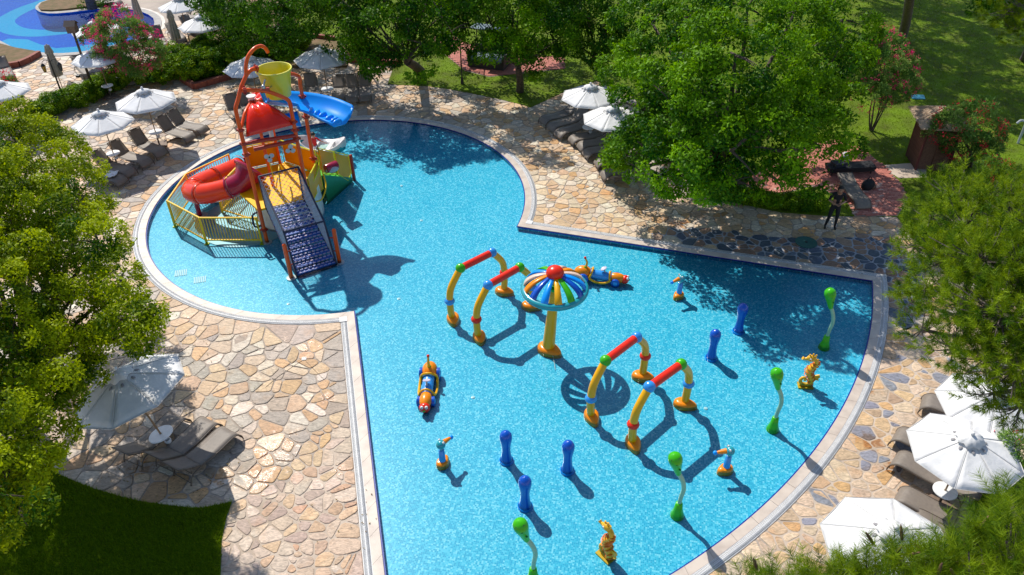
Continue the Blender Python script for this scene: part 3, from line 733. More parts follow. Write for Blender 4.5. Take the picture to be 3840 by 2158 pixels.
# main posts and the arches they bend into
pa = [(0, 0, POOL_D), (0, 0, 2), (0, 0, 4.95), (.03, .02, 5.15), (.18, .12, 5.39), (.35, .21, 5.70), (.49, .29, 5.88), (.63, .37, 6.03), (.79, .47, 6.12), (1.0, .61, 6.10)]
ptube('post', pa[:3]+spline(pa[2:], 5)[1:], PRr, M_orange)
pc = [(2.40, 1.45, 1.9), (2.42, 1.46, 3.0), (2.44, 1.48, 4.95), (2.46, 1.50, 5.14), (2.38, 1.44, 5.29), (2.10, 1.28, 5.47), (1.85, 1.1, 5.52)]
ptube('post', pc[:3]+spline(pc[2:], 5)[1:], PRr, M_orange)
pb = [(1.76, 0, 0.2), (1.76, 0, 2.0), (1.76, 0, 4.62), (1.77, 0, 4.9), (1.72, 0, 5.08), (1.58, 0, 5.20), (1.32, 0, 5.38), (1.1, 0, 5.50), (.72, 0, 5.62), (.34, .03, 5.68)]
ptube('post', pb[:3]+spline(pb[2:], 5)[1:], PRr, M_orange)
ptube('post', [(1.36, 2.95, 1.28), (1.36, 2.95, 4.4)], .06, M_orange)
ptube('mast', [(.78, 1.45, 1.3), (.76, 1.4, 3.0), (.74, 1.35, 4.62)], .06, M_orange)
hk = spline([(.58, .34, 5.98), (.62, .38, 6.10), (.65, .39, 6.26), (.73, .44, 6.46), (.85, .51, 6.61), (1.06, .64, 6.73), (1.25, .77, 6.74), (1.38, .83, 6.68), (1.46, .89, 6.56), (1.50, .92, 6.44)], 5)
ptube('hook_spout', hk, .062, M_orange)
# hub above the dome with the white flange, and bow pipes over the dome
HUB = Vector((.68, 1.15, 4.78))
MB().lathe([(.12, -.2), (.13, .0), (.13, .06), (.001, .06)], 12, c=HUB, cap=False).build('hub', M_clamp, T)
MB().lathe([(.02, -.12), (.06, .0), (.16, .12), (.16, .15), (.001, .15)], 16, c=HUB+Vector((0, 0, .06)), cap=False).build('white_flange', M_whitep, T)
bows = []
for k, (q, zc) in enumerate((((0, 0), 4.32), ((1.76, 0), 4.25), ((2.42, 1.46), 4.0), ((1.36, 2.95), 4.0))):
    q = Vector((q[0], q[1], zc)); mid = HUB.lerp(q, .55)+Vector((0, 0, .16)); P = spline([HUB, HUB.lerp(q, .25)+Vector((0, 0, .10)), mid, HUB.lerp(q, .85)+Vector((0, 0, .06)), q], 6)
    ptube('bow_pipe', P, .055, M_orange); bows.append(P)
for p in ((0, 0, 4.36), (0, 0, 3.86), (0, 0, 3.45), (1.76, 0, 4.28), (1.76, 0, 3.98), (1.76, 0, 3.66), (2.43, 1.46, 4.5), (2.42, 1.46, 3.72), (0, 0, .42), (2.41, 1.45, 2.05)): clamp(p)
clamp((.42, .02, 5.67), (1, .05, -.12), .1); clamp((.98, .60, 6.1), (1, .6, -.1), .1)
# red dome: curved gores from the hub down to the edge
def dome(c0, c1, zb, name='dome_panel'):
    rows = []; ns, nr = 10, 12
    c0, c1 = Vector(c0), Vector(c1)
    for i in range(nr+1):
        t = i/nr; row = []
        for j in range(ns+1):
            s = j/ns; e = c0.lerp(c1, s)
            p = Vector((HUB.x, HUB.y, 4.72)).lerp(Vector((e.x, e.y, zb+(e.z))), t)
            p.z += .32*math.sin(math.pi*t)*(1-.12*math.cos(4*math.pi*s)) + .0
            row.append(p)
        rows.append(row)
    o = MB().grid(rows).build(name, M_red, T, smooth=60); solidify(o, .03); return o
ring_pts = [(.12, -.12, 0), (1.72, -.12, .10), (2.45, 1.42, -.05), (1.40, 2.9, -.05), (.0, 2.7, -.05), (-.75, 1.3, 0)]
for k in (0, 2): dome(ring_pts[k], ring_pts[(k+1) % 6], 4.13)
dome((1.40, 2.9, -.05), (.85, 2.75, -.05), 4.13)
# two horizontal spray bars with white three-blade wheels
for z in (3.88, 3.60):
    ptube('spray_bar', [(.28, -.02, z-.02), (1.76, -.02, z-.1 if z > 3.8 else z)], .07, M_clamp)
ptube('spray_bar', [(0, 0, 3.86), (.32, -.02, 3.86)], .05, M_clamp); 
def fan(c, rz):
    c = Vector(c); t = MB(); 
    for k in range(3):
        a = rz+k*2.094; d = Vector((math.cos(a), -.15, math.sin(a))); p = Vector((-math.sin(a), 0, math.cos(a)))
        t.ball(c+d*.10, (.085, .012, .085), 10, 6)
    o = t.build('spray_wheel', M_grey, T)
    MB().lathe([(.03, -.03), (.03, .03)], 8, M=Matrix.Translation(c) @ Matrix.Rotation(R(90), 4, 'X')).build('wheel_hub', M_dark, o)
fan((.70, -.25, 3.30), .5); fan((1.45, -.22, 3.42), 1.4)
ptube('spray_pipe', [(.68, -.1, 3.3), (.72, .0, 2.2)], .018, M_yellow)
MB().lathe([(.075, 0), (.08, .3), (.05, .38), (.001, .38)], 12, cap=False, c=(1.05, .9, 3.4)).build('white_nozzle', M_whitep, T)
# tipping bucket
BKC = Vector((1.55, .74, 0)); zb, zt = 4.98, 5.92
MB().lathe([(.001, zb), (.40, zb), (.42, zb+.02), (.55, zt-.04), (.60, zt-.03), (.61, zt), (.60, zt+.03), (.56, zt+.03), (.53, zt-.04), (.39, zb+.05), (.001, zb+.05)], 36, c=BKC, cap=False).build('bucket', M_bucket, T, smooth=35)
ptube('bucket_axle', [(1.10, .0, 5.55), (1.35, .35, 5.52), (1.62, .9, 5.50), (1.85, 1.15, 5.5)], .025, M_steel)
MB().box((1.05, .02, 5.56), (.30, .16, .14)).build('pivot_plate', M_clamp, T); MB().ball((1.02, -.02, 5.68), .075).tube([(1.02, -.02, 5.68), (1.14, .12, 5.86)], .03, 8).build('pivot_bearing', M_steel, T)
# blue wave chute
def chute():
    spine = spline([(1.08, .88, 4.80), (1.75, 1.02, 4.50), (2.40, 1.02, 4.28), (2.92, .78, 4.12), (3.34, .28, 4.0), (3.50, .06, 3.92)], 9); rows = []
    n = len(spine)
    for i, p in enumerate(spine):
        d = (spine[min(i+1, n-1)]-spine[max(i-1, 0)]); d.z = 0; d.normalize(); nn = Vector((-d.y, d.x, 0)); t = i/(n-1)
        wd = .62*(.55+.45*min(1, t*3.2)) if t < .9 else .62*(1-.9*((t-.9)/.1)**2*.35)
        row = []
        for j in range(15):
            s = j/14*2-1
            z = p.z + .30*max(0, s)**2.2 + .26*max(0, -s)**1.6*(.3 if t > .3 else 1.0) - .04*(1-abs(s))
            if t > .93: z -= (t-.93)*1.2
            row.append(p + nn*s*wd + Vector((0, 0, z-p.z)))
        rows.append(row)
    o = MB().grid(rows).build('wave_chute', M_blue, T, smooth=70); solidify(o, .07)
    # blue scoop hanging down under the inner end
    q = MB().grid([[Vector((.9+1.15*a, .55+.25*a-.35*b, 4.35-.08*a-.42*b*a)) for b in (0, .33, .66, 1)] for a in (0, .25, .5, .75, 1.0)]).build('blue_scoop', M_blue, T, smooth=70); solidify(q, .05)
    for k in range(6):
        t = .50+k*.088; i = int(t*(n-1)); p = spine[i]; d = spine[min(i+1, n-1)]-spine[i-1]; d.z = 0; d.normalize(); nn = Vector((-d.y, d.x, 0))
        c = p - nn*.32 + Vector((0, 0, .03)); a = math.atan2(nn.y, nn.x)
        MB().ball((0, 0, 0), (.25, .085, .13), 14, 8, M=Matrix.Translation(c) @ Matrix.Rotation(a, 4, 'Z')).build('scallop', M_blue, T)
chute()
# platform on the white drum
hexp = [(-.05, .0), (1.80, .0), (2.55, 1.48), (1.55, 3.15), (.1, 3.15), (-.45, 1.5)]
MB().prism(hexp, 1.20, 1.28).build('platform_deck', M_deck, T, smooth=None)
MB().lathe([(1.25, POOL_D), (1.25, 1.18), (1.1, 1.199)], 40, c=(1.22, 1.5, 0), cap=False).build('white_drum', M_whitep, T, smooth=30)
MB().lathe([(1.9, POOL_D+.0), (1.9, POOL_D+.03), (1.8, POOL_D+.05), (.001, POOL_D+.05)], 48, c=(-.3, 1.9, 0), cap=False).build('base_pad', mat('pale_pad', (.30, .62, .74), .5, (.36, .60, .66), 3), T, smooth=30)
# amber barrier panels with tubular frames
def panel(a, b, z0, z1, m=M_panel, pm=M_lime, cut=0.0, zb0=None, zb1=None, name='barrier_panel', frame=True, t=.03):
    a, b = Vector(a), Vector(b); zb0 = z0 if zb0 is None else zb0; zb1 = z1 if zb1 is None else zb1
    d = (b-a).normalized(); nn = Vector((-d.y, d.x)); q = [(a, z0), (b, zb0), (b, zb1), (a, z1)]
    if cut: q = [(a, z0), (b-d*cut, zb0), (b, zb0+cut*.55), (b, zb1), (a, z1)]
    g = .07; c = sum((Vector((p.x, p.y, z)) for p, z in q), Vector())/len(q)
    out = [Vector((p.x, p.y, z)) for p, z in q]; inn = [c+(p-c)*.90 for p in out]; n = len(inn); off3 = Vector((nn.x, nn.y, 0))*t/2
    o = MB().add([p-off3 for p in inn]+[p+off3 for p in inn], [tuple(range(n)), tuple(range(2*n-1, n-1, -1))]+[(k, n+k, n+(k+1) % n, (k+1) % n) for k in range(n)]).build(name, m, T, smooth=None)
    if frame:
        f = MB().tube(out, .026, 7, closed=True)
        for k in range(n):
            for tt in (.25, .75): f.tube([out[k].lerp(out[(k+1) % n], tt), inn[k].lerp(inn[(k+1) % n], tt)], .015, 5)
        f.build('frame_pipe', pm, o)
    return o
panel((1.55, 3.12), (2.50, 1.62), 1.32, 2.25)
panel((.15, 3.15), (1.48, 3.15), 1.32, 2.25, pm=M_yellow)
panel((1.86, .10), (2.50, 1.30), 1.0, 1.98)
o = panel((2.15, .75), (2.55, 1.35), .75, 1.9, name='barrier_panel')
# stairs going down to the right behind their tall amber panels
st0, st1 = Vector((2.70, 1.75)), Vector((4.05, 3.05)); sdv = (st1-st0).normalized(); snn = Vector((-sdv.y, sdv.x))
mid = st0.lerp(st1, .5)
panel(st0, mid-sdv*.03, 1.18, 2.28, zb0=.68, zb1=1.68); panel(mid+sdv*.03, st1, .64, 1.66, zb0=.06, zb1=1.06, cut=.3)
s0b, s1b = st0+snn*.85, st1+snn*.85
panel(s0b, s0b.lerp(s1b, .48), 1.25, 2.1, zb0=.75, zb1=1.6); panel(s0b.lerp(s1b, .52), s1b, .7, 1.55, zb0=.15, zb1=.95)
q = MB(); 
for s_ in (0, .85):
    a, b = st0+snn*s_, st1+snn*s_; q.add([(a.x, a.y, 1.14), (b.x, b.y, .04), (b.x, b.y, POOL_D), (a.x, a.y, POOL_D)], [(0, 1, 2, 3)])
qo = q.build('stair_side', M_dgreen, T, smooth=None); solidify(qo, .04)
for k in range(6):
    c = st0.lerp(st1, (k+.5)/6)+snn*.42; MB().box((c.x, c.y, 1.08-k*.20), (.33, .82, .05), math.atan2(sdv.y, sdv.x)).build('stair_tread', M_green, T, None)
rp = Vector((4.16, 3.14)); ptube('short_post', [(rp.x, rp.y, POOL_D), (rp.x, rp.y, .95)], .075, M_clamp); MB().ball((rp.x, rp.y, .95), .075).build('post_cap', M_clamp, T)
for z in (.42, .80): ptube('bracket', [(rp.x, rp.y, z), (st1.x, st1.y, z)], .025, M_clamp)
# bongo drum and curved pipe by the stairs
dr = MB(); Mx = Matrix.Translation((2.78, 1.25, 1.62)) @ Matrix.Rotation(.35, 4, 'Z') @ Matrix.Rotation(R(90), 4, 'Y')
dr.lathe([(.16, -.02), (.17, .0), (.17, .46), (.16, .48)], 18, M=Mx); dr.build('drum', M_maroon, T)
MB().ball((2.99, 1.20, 1.56), (.25, .09, .12), 16, 8, M=Matrix.Identity(4)).build('drum_skin', M_grey, T)
ptube('curved_pipe', [(2.55, 1.45, 2.2), (2.6, 1.3, 1.98), (2.35, .9, 1.7), (2.0, .45, 1.45), (1.9, .2, 1.0)], .028, M_lime, sp=5)
ptube('curved_pipe', [(1.88, .15, 1.0), (2.3, .5, .82), (2.66, 1.2, .95), (2.68, 1.5, 1.3)], .028, M_yellow, sp=5)
ptube('grab_rail', [(.95, .75, 1.3), (1.0, .7, 2.1), (1.15, 1.2, 2.2), (1.3, 1.4, 1.6)], .03, M_yellow, sp=4); ptube('grab_rail', [(.82, 1.0, 1.4), (.88, .35, 2.15)], .025, M_yellow)
# ------------------------------------------------------------------ climbing ramp in a net cage
r0a, r0b, r1a, r1b = Vector((.24, -.05, 1.24)), Vector((1.60, .0, 1.24)), Vector((.52, -2.72, -.08)), Vector((1.93, -2.58, -.08))
rows = []
nst = 11
for i in range(nst):
    t0, t1 = i/nst, (i+1)/nst; a, b = r0a.lerp(r1a, t0), r0b.lerp(r1b, t0); c, d = r0a.lerp(r1a, t1), r0b.lerp(r1b, t1)
    st = MB(); st.bar(a.lerp(c, .5), b.lerp(d, .5), .20, .05)
    st.build('climb_step', M_step, T, None)
# rope loops on the mat, paler than the steps
lp = MB()
for i in range(26):
    t = (i+.5)/26
    for j in range(9):
        s = (j+.5+(i % 2)*.3)/9.3; p = r0a.lerp(r1a, t).lerp(r0b.lerp(r1b, t), s)+Vector((0, 0, .05)); lp.bar(p+Vector((-.05, 0, 0)), p+Vector((.05, .015, 0)), .045, .035)
lp.build('rope_loop', mat('rope_loop_blue', (.16, .30, .66), .6, (.55, .36, .34), 25), T, None, kind='stuff')
HC = 1.22
t0a, t0b, tma, tmb = r0a+Vector((.0, .2, HC)), r0b+Vector((.05, .25, HC)), r0a.lerp(r1a, .78)+Vector((0, 0, HC-.02)), r0b.lerp(r1b, .78)+Vector((0, 0, HC-.02))
b0a, b0b = r0a+Vector((0, .1, .05)), r0b+Vector((0, .1, .05))
cg = MB()
for a, b in ((t0a, t0b), (t0a, tma), (t0b, tmb), (tma, tmb), (tma, r1a), (tmb, r1b), (r1a, r1b), (b0a, t0a), (b0b, t0b), (b0a, r1a), (b0b, r1b)): cg.tube([a, b], .034, 7)
cg.build('cage_frame', M_netf, T)
def net(name, A, B, C, D, sp=.085, r=.011, mm=M_net):
    """diamond rope net over the quad A B C D"""
    mb = MB(); L1 = ((B-A).length+(C-D).length)/2; L2 = ((D-A).length+(C-B).length)/2; n1, n2 = max(2, int(L1/sp)), max(2, int(L2/sp))
    P = lambda u, v: A.lerp(B, u).lerp(D.lerp(C, u), v)
    for i in range(n1):
        for j in range(n2):
            u0, u1, v0, v1 = i/n1, (i+1)/n1, j/n2, (j+1)/n2
            if (i+j) % 2: a, b = P(u0, v0), P(u1, v1)
            else: a, b = P(u0, v1), P(u1, v0)
            mb.tube([a, b], r, 3, cap=False)
    return mb.build(name, mm, T, None, kind='stuff')
net('cage_net', t0a, t0b, tmb, tma, .10, .0075); net('cage_net', b0a, t0a, tma, r0a.lerp(r1a, .78)); net('cage_net', b0b, t0b, tmb, r0b.lerp(r1b, .78))
net('cage_net', tma, r0a.lerp(r1a, .78), r1a, r1a+Vector((0, .05, .05))); net('cage_net', tmb, r0b.lerp(r1b, .78), r1b, r1b+Vector((0, .05, .05)))
for q_, off3 in ((Vector((.33, -2.60)), .12), (Vector((2.07, -2.42)), -.12)):
    ptube('short_post', [(q_.x, q_.y, POOL_D), (q_.x, q_.y, 1.2)], .075, M_orange); MB().ball((q_.x, q_.y, 1.2), .075).build('post_cap', M_orange, T)
    MB().lathe([(.17, 0), (.17, .04), (.001, .05)], 16, c=(q_.x, q_.y, POOL_D), cap=False).build('post_foot', M_whitep, T)
    for z in (.35, .9): ptube('bracket', [(q_.x, q_.y, z), (q_.x+off3*1.4, q_.y+.1, z)], .022, M_clamp)
MB().lathe([(.17, 0), (.17, .04), (.001, .05)], 16, c=(0, 0, POOL_D), cap=False).build('post_foot', M_whitep, T)
ptube('dark_handle', [(-.1, .05, 1.15), (-.28, -.02, 1.1), (-.3, -.02, .65), (-.05, .02, .6)], .035, M_netf, sp=3)
# ------------------------------------------------------------------ tube slide (in front of it: maroon mouth)
sl_path = spline([(.14, 1.95, 1.86), (-.22, 1.78, 1.58), (-.68, 1.84, 1.38), (-1.25, 2.15, 1.18), (-1.72, 2.5, 1.04), (-2.0, 3.0, .92), (-1.95, 3.5, .82), (-1.62, 3.95, .74), (-1.1, 4.35, .66), (-.5, 4.75, .58), (.0, 5.15, .50)], 6)
def open_tube(name, P, r, m, wall=.02):
    mb = MB().tube(P, r, 22, cap=False); o = mb.build(name, m, T, smooth=60); solidify(o, wall); return o
open_tube('slide_mouth', sl_path[:13], [.60-.22*min(1, k/6)**.7 for k in range(13)], M_maroon)
cuts = [12, 24, 36, 48, len(sl_path)-1]
for a, b in zip(cuts[:-1], cuts[1:]): open_tube('slide_section', sl_path[a:b+1], .375, M_redtube)
for c in cuts:
    d = (sl_path[min(c+1, len(sl_path)-1)]-sl_path[c-1]).normalized(); MB().tube([sl_path[c]-d*.03, sl_path[c]+d*.03], .46, 24, cap=False).build('slide_flange', M_clamp if c > 12 else M_maroon, T)
d = (sl_path[1]-sl_path[0]).normalized(); rg = []
for k in range(25):
    a = 2*math.pi*k/24; x = d.orthogonal().normalized(); rg.append(sl_path[0]+(x*math.cos(a)+d.cross(x)*math.sin(a))*.61)
MB().tube(rg, .05, 8).build('mouth_rim', mat('pinkish_red_rim', (.52, .012, .07), .25, coat=.4), T)
# maroon wall panel between mouth and mast
panel((.05, 2.2), (.15, 3.1), 1.3, 2.3, m=M_maroon, frame=False, t=.05)
for c in (30, 46): MB().tube([sl_path[c]-Vector((0, 0, .3)), Vector((sl_path[c].x, sl_path[c].y, POOL_D))], .09, 10).build('slide_support', M_maroon, T)
MB().lathe([(.32, 0), (.30, .05), (.001, .06)], 20, c=(sl_path[30].x, sl_path[30].y, POOL_D), cap=False).build('support_foot', M_whitep, T)
# ------------------------------------------------------------------ yellow railing round the slide
F_ = empty('yellow_railing', (0, 0, 0), 0, 'low yellow metal railing with thin upright bars around the tube slide', 'railing')
def fence_run(P, h=1.0, both_ends=True, m=M_yellow):
    for i, p in enumerate(P):
        MB().box((0, 0, (h+POOL_D)/2), (.065, .065, h-POOL_D)).build('post', m, F_, None).location = (p.x, p.y, 0)
        MB().box((p.x, p.y, POOL_D+.02), (.15, .15, .03)).build('foot_plate', M_lime, F_, None)
    for a, b in zip(P[:-1], P[1:]):
        MB().bar((a.x, a.y, h-.02), (b.x, b.y, h-.02), .05, .05).build('rail', m, F_, None); MB().bar((a.x, a.y, .03), (b.x, b.y, .03), .045, .045).build('rail', m, F_, None)
        L_ = (b-a).length; n = int(L_/.105)
        for k in range(1, n): q = a.lerp(b, k/n); o = link(bpy.data.objects.new('bar', bar_me), F_); o.location = (q.x, q.y, .03)
bar_me = MB().tube([(0, 0, 0), (0, 0, .95)], .015, 5).mesh('bar', M_yellow)
def FP(l): return [Vector(p) for p in l]
fence_run(FP([(-11.44, 29.30), (-12.67, 27.70), (-12.72, 25.68), (-11.15, 24.44), (-9.11, 24.38)]))
fence_run(FP([(-10.74, 28.55), (-11.15, 26.55), (-9.35, 25.6)]))
# ================================================================== white and teal rocking boat
B_ = empty('rocking_boat', (-7.98, 30.98, POOL_D), R(-8), 'white boat shaped water seesaw with turquoise underside behind the play tower', 'toy boat')
def hull(zs, w, l, m, name, z0, up, th):
    rows = []
    for i in range(17):
        t = i/16*2-1; hw = w*(1-abs(t)**2.6)**.5+.04; zz = z0+up*abs(t)**2.2; row = []
        for j in range(9):
            s = j/8*2-1; row.append(Vector((t*l, s*hw, zz+zs*abs(s)**2.2)))
        rows.append(row)
    o = MB().grid(rows).build(name, m, B_, smooth=70); solidify(o, th); return o
hull(.34, .50, 1.02, M_whitep, 'hull', .30, .38, .05); hull(.30, .40, .98, M_teal, 'underside', .12, .40, .04)
MB().box((.32, 0, .62), (.16, .95, .05)).build('seat_bar', M_whitep, B_); MB().box((-.30, 0, .60), (.10, .9, .05)).build('seat_bar', M_whitep, B_)
MB().prism([(-.2, -.33), (.22, -.33), (.22, .33), (-.2, .33)], .50, .515).build('water_inside', mat('greenish_tray', (.42, .62, .56), .15), B_, None)
MB().lathe([(.16, 0), (.14, .22)], 14).build('rocker_foot', M_grey, B_)
# ================================================================== water arches
def foot_mb(sx=.29, sy=.21, h=.21):
    mb = MB(); rows = []
    prof = [(1.0, 0), (1.0, .35), (.93, .7), (.78, .92), (.5, 1.0), (.0, 1.0)]; n = 24; vs = []; fs = []
    for r, z in prof:
        for k in range(n):
            a = 2*math.pi*k/n; ex = .32 if math.cos(a) < 0 else 0
            vs.append((math.cos(a)*r*sx*(1+ex*abs(math.cos(a))), math.sin(a)*r*sy*(1-.18*ex*3*abs(math.cos(a))), z*h))
    for i in range(len(prof)-1):
        for k in range(n): fs.append((i*n+k, i*n+(k+1) % n, (i+1)*n+(k+1) % n, (i+1)*n+k))
    return mb.add(vs, fs)
def arch(fa, fb, ba, bb, colours, label):
    """fa, fb: survey points of the feet; ba, bb: of the shoulder balls"""
    A, B = G(*fa, POOL_D), G(*fb, POOL_D); d = (B-A); L_ = d.length; rz = math.atan2(d.y, d.x); H_ = 1.84
    t = empty('water_arch', (A.x, A.y, POOL_D), rz, label, 'water arch', 'four splash arches standing in the pool')
    r = .112
    sA, sB = Vector((L_*.20, 0, H_)), Vector((L_*.80, 0, H_))
    lean = -.02
    for i, (x0, sh, cs) in enumerate(((0, sA, colours[0]), (L_, sB, colours[1]))):
        sgn = -1 if i == 0 else 1; j = Vector((x0+sgn*.08, 0, .82))
        lo = spline([(x0, 0, .02), (x0+sgn*.06, 0, .35), tuple(j)], 5); hi = spline([tuple(j), (x0-sgn*.02, 0, 1.30), tuple(sh)], 6)
        MB().tube(lo, r, 14).build('lower_leg', M_ylw, t); MB().tube(hi, r, 14).build('upper_leg', M_ylw, t)
        MB().ball(j, (.17, .17, .13)).build('joint_ring', cs[0], t); MB().ball(sh, .16, 18, 10).build('shoulder_ball', cs[1], t)
        f = foot_mb().build('foot', M_org, t); f.location = (x0, 0, 0); f.rotation_euler = (0, 0, R(60) if i == 0 else R(120)) 
    MB().tube([sA, sB], r*1.05, 16).build('crossbar', M_ared, t)
BL = (M_lblue, M_green); 
arch((1140, 806), (1266, 738), None, None, ((M_lblue, M_green), (M_ared, M_lblue)), 'yellow splash arch farthest to the upper left, with a green left shoulder ball')
arch((1206, 852), (1333, 775), None, None, ((M_ared, M_lblue), (M_lblue, M_green)), 'yellow splash arch just left of the striped water umbrella, with a blue left shoulder ball')
arch((1488, 1052), (1613, 952), None, None, ((M_lblue, M_green), (M_ared, M_lblue)), 'yellow splash arch standing over the umbrella shadow, with a green left shoulder ball')
arch((1592, 1118), (1719, 1022), None, None, ((M_ared, M_lblue), (M_lblue, M_green)), 'yellow splash arch nearest the viewer, with a blue left shoulder ball')
# ================================================================== striped water umbrella
p = G(1379, 884, POOL_D)
t = empty('water_umbrella', p, 0, 'water umbrella with coloured ribs, turquoise ring and red ball on a yellow column', 'water umbrella')
f = foot_mb(.37, .29, .23).build('foot', M_org, t); f.rotation_euler = (0, 0, R(140))
lx = Vector((.16, .06, 0))
MB().tube([(0, 0, .05), tuple(lx*.25+Vector((0, 0, .6))), tuple(lx*.6+Vector((0, 0, 1.4))), tuple(lx+Vector((0, 0, 2.36)))], [.20, .18, .155, .125], 20).build('column', M_ylw, t)
UC = lx+Vector((0, 0, 2.34)); MB().lathe([(.14, -.04), (.17, .0), (.17, .07), (.1, .1)], 18, c=UC).build('collar', M_green, t)
UR = .88
MB().tube([UC+Vector((UR*math.cos(a), UR*math.sin(a), 0)) for a in [2*math.pi*k/48 for k in range(48)]], .105, 12, closed=True).build('ring', M_teal, t)
ribc = [M_blue, M_ylw, M_green, M_dblue, M_blue, M_pink, M_org, M_pink, M_dblue, M_green, M_blue, M_pink, M_org, M_dblue]
for k in range(14):
    a = R(-112)+2*math.pi*k/14; rows = []
    for i in range(11):
        th = math.pi/2*(i/10); rr = UR*math.sin(th*.98)*.99+.02; z = .50*math.cos(th)+.0
        d = Vector((math.cos(a), math.sin(a), 0)); n_ = Vector((-math.sin(a), math.cos(a), 0)); wd = .035+.072*math.sin(th)
        rows.append([UC+d*rr+n_*wd+Vector((0, 0, z)), UC+d*rr-n_*wd+Vector((0, 0, z))])
    o = MB().grid(rows).build('rib', ribc[k], t, smooth=60); solidify(o, .05)
MB().ball(UC+Vector((0, 0, .56)), (.26, .26, .21), 24, 14).build('top_ball', M_ared, t)
MB().tube([UC, UC+Vector((0, 0, .5))], .05, 10).build('inner_pipe', M_ylw, t)
MB().tube([(.12, -.3, .12), (.15, -.55, .06), (.17, -.85, .02)], .008, 5).build('water_trickle', M_whitep, t)
# ================================================================== water post animals
def blue_post(loc, rz, label, s=1.0):
    t = empty('blue_splash_post', loc, rz, label, 'splash post', 'deep blue peanut shaped splash posts')
    MB().lathe([(.17, 0), (.17, .06), (.15, .10), (.13, .22), (.112, .42), (.118, .58), (.145, .74), (.165, .86), (.16, .96), (.12, 1.05), (.06, 1.10), (.001, 1.115)], 22, cap=False).build('body', M_dblue, t, smooth=60)
    MB().lathe([(.19, -.0), (.19, .05), (.17, .07)], 22, cap=False).build('base_ring', M_blue, t)
    for a, z in ((.3, .98), (1.7, .98), (3.1, .97), (4.4, .98), (5.3, .98)): MB().ball((.125*math.cos(a), .125*math.sin(a), z+.02), .028, 8, 6).build('bump', M_dblue, t)
    for a, z in ((-1.4, .72), (-1.0, .5), (-1.8, .34), (-.7, .62)): MB().ball((.105*math.cos(a), .105*math.sin(a), z), (.018, .018, .012), 8, 6).build('spray_hole', M_black, t)
    t.scale = (s,)*3; return t
bp1 = blue_post(G(1857, 835, POOL_D), .4, 'deep blue peanut shaped post standing in the tree shadow, the farthest back')
for (x, y), rz, lab in (((1789, 902), 1.0, 'deep blue peanut shaped post right of the arches, just in front of the tree shadow'), ((1274, 1160), 2.1, 'deep blue peanut shaped post left of centre, rearmost of the front group'), ((1427, 1185), 3.0, 'deep blue peanut shaped post right of the other two in the front group'), ((1321, 1275), 4.4, 'deep blue peanut shaped post directly behind the front left green snake post')):
    dup(bp1, G(x, y, POOL_D), rz, lab)
def green_post(loc, rz, label):
    t = empty('green_snake_post', loc, rz, label, 'splash post', 'green snake headed splash posts')
    MB().lathe([(.17, 0), (.17, .05), (.155, .09), (.11, .25), (.085, .48), (.06, .50)], 20).build('base', M_green, t, smooth=60)
    P = spline([(0, 0, .45), (.02, 0, .72), (.05, 0, 1.0), (-.01, 0, 1.30), (-.15, 0, 1.60)], 6); MB().tube(P, [.05+.012*k/len(P) for k in range(len(P))], 12).build('neck', M_pgreen, t)
    Mh = Matrix.Translation((-.14, 0, 1.56)) @ Matrix.Rotation(R(-14), 4, 'Y')
    MB().lathe([(.065, 0), (.085, .1), (.115, .28), (.155, .44), (.168, .52), (.155, .62), (.10, .69), (.001, .71)], 20, M=Mh, cap=False).build('head', M_green, t, smooth=60)
    for a, z, r in ((-2.3, .62, .03), (-.9, .62, .03), (.6, .62, .022), (2.2, .62, .022)): MB().ball(Mh @ Vector((.115*math.cos(a), .115*math.sin(a), z+.01)), r, 8, 6).build('bump', mat('dark_grey_knob', (.04, .06, .04), .4), t)
    for a, z in ((-1.6, .5), (-1.2, .28)): MB().ball(Mh @ Vector((.15*math.cos(a)*(.75+z*.5), .15*math.sin(a)*(.75+z*.5), z)), (.03, .03, .012), 8, 6).build('slot', M_dgreen, t)
    return t
gp1 = green_post(G(2072, 876, POOL_D), R(0), 'green snake headed post farthest right, next to the shaded coping')
for (x, y), rz, lab in (((1943, 1082), R(4), 'green snake headed post left of the upright yellow seahorse'), ((1703, 1298), R(2), 'green snake headed post right of centre near the front, left of the duck facing it'), ((1341, 1462), R(8), 'green snake headed post cut off by the bottom edge of the picture')):
    dup(gp1, G(x, y, POOL_D), rz, lab)
def duck(loc, rz, label, ext=.30):
    t = empty('duck_water_cannon', loc, rz, label, 'water cannon', 'duck headed water cannons')
    f = foot_mb(.20, .17, .19).build('foot', M_org, t); f.rotation_euler = (0, 0, R(200))
    MB().lathe([(.10, .05), (.095, .1), (.075, .58), (.04, .60)], 16).build('column', M_lblue, t, smooth=60)
    MB().lathe([(.045, .58), (.045, .66)], 12).build('swivel', M_steel, t)
    MB().ball((0, 0, .77), .125, 18, 10).build('head', M_teal, t)
    Mb = Matrix.Translation((.09, 0, .78)) @ Matrix.Rotation(R(98), 4, 'Y')
    MB().lathe([(.075, 0), (.055, .14), (.035, ext*.85)], 14, M=Mb).build('beak', M_org, t); MB().ball(Mb @ Vector((0, 0, ext*.95)), .06, 14, 8).build('nozzle_ball', M_blue, t)
    for s_ in (-1, 1): e = MB().ball((.03, s_*.075, .87), .035, 10, 6).build('eye', M_whitep, t); MB().ball((.055, s_*.085, .885), .014, 6, 5).build('pupil', M_black, e)
    return t
dk1 = duck(G(1825, 1186, POOL_D), R(184), 'duck headed water cannon beside the front arch, its orange beak pointing left')
dup(dk1, G(1114, 1170, POOL_D), R(48), 'duck headed water cannon at the left side of the pool, its beak turned right'); dup(dk1, G(1707, 748, POOL_D), R(208), 'duck headed water cannon at the edge of the tree shadow, far side of the pool')
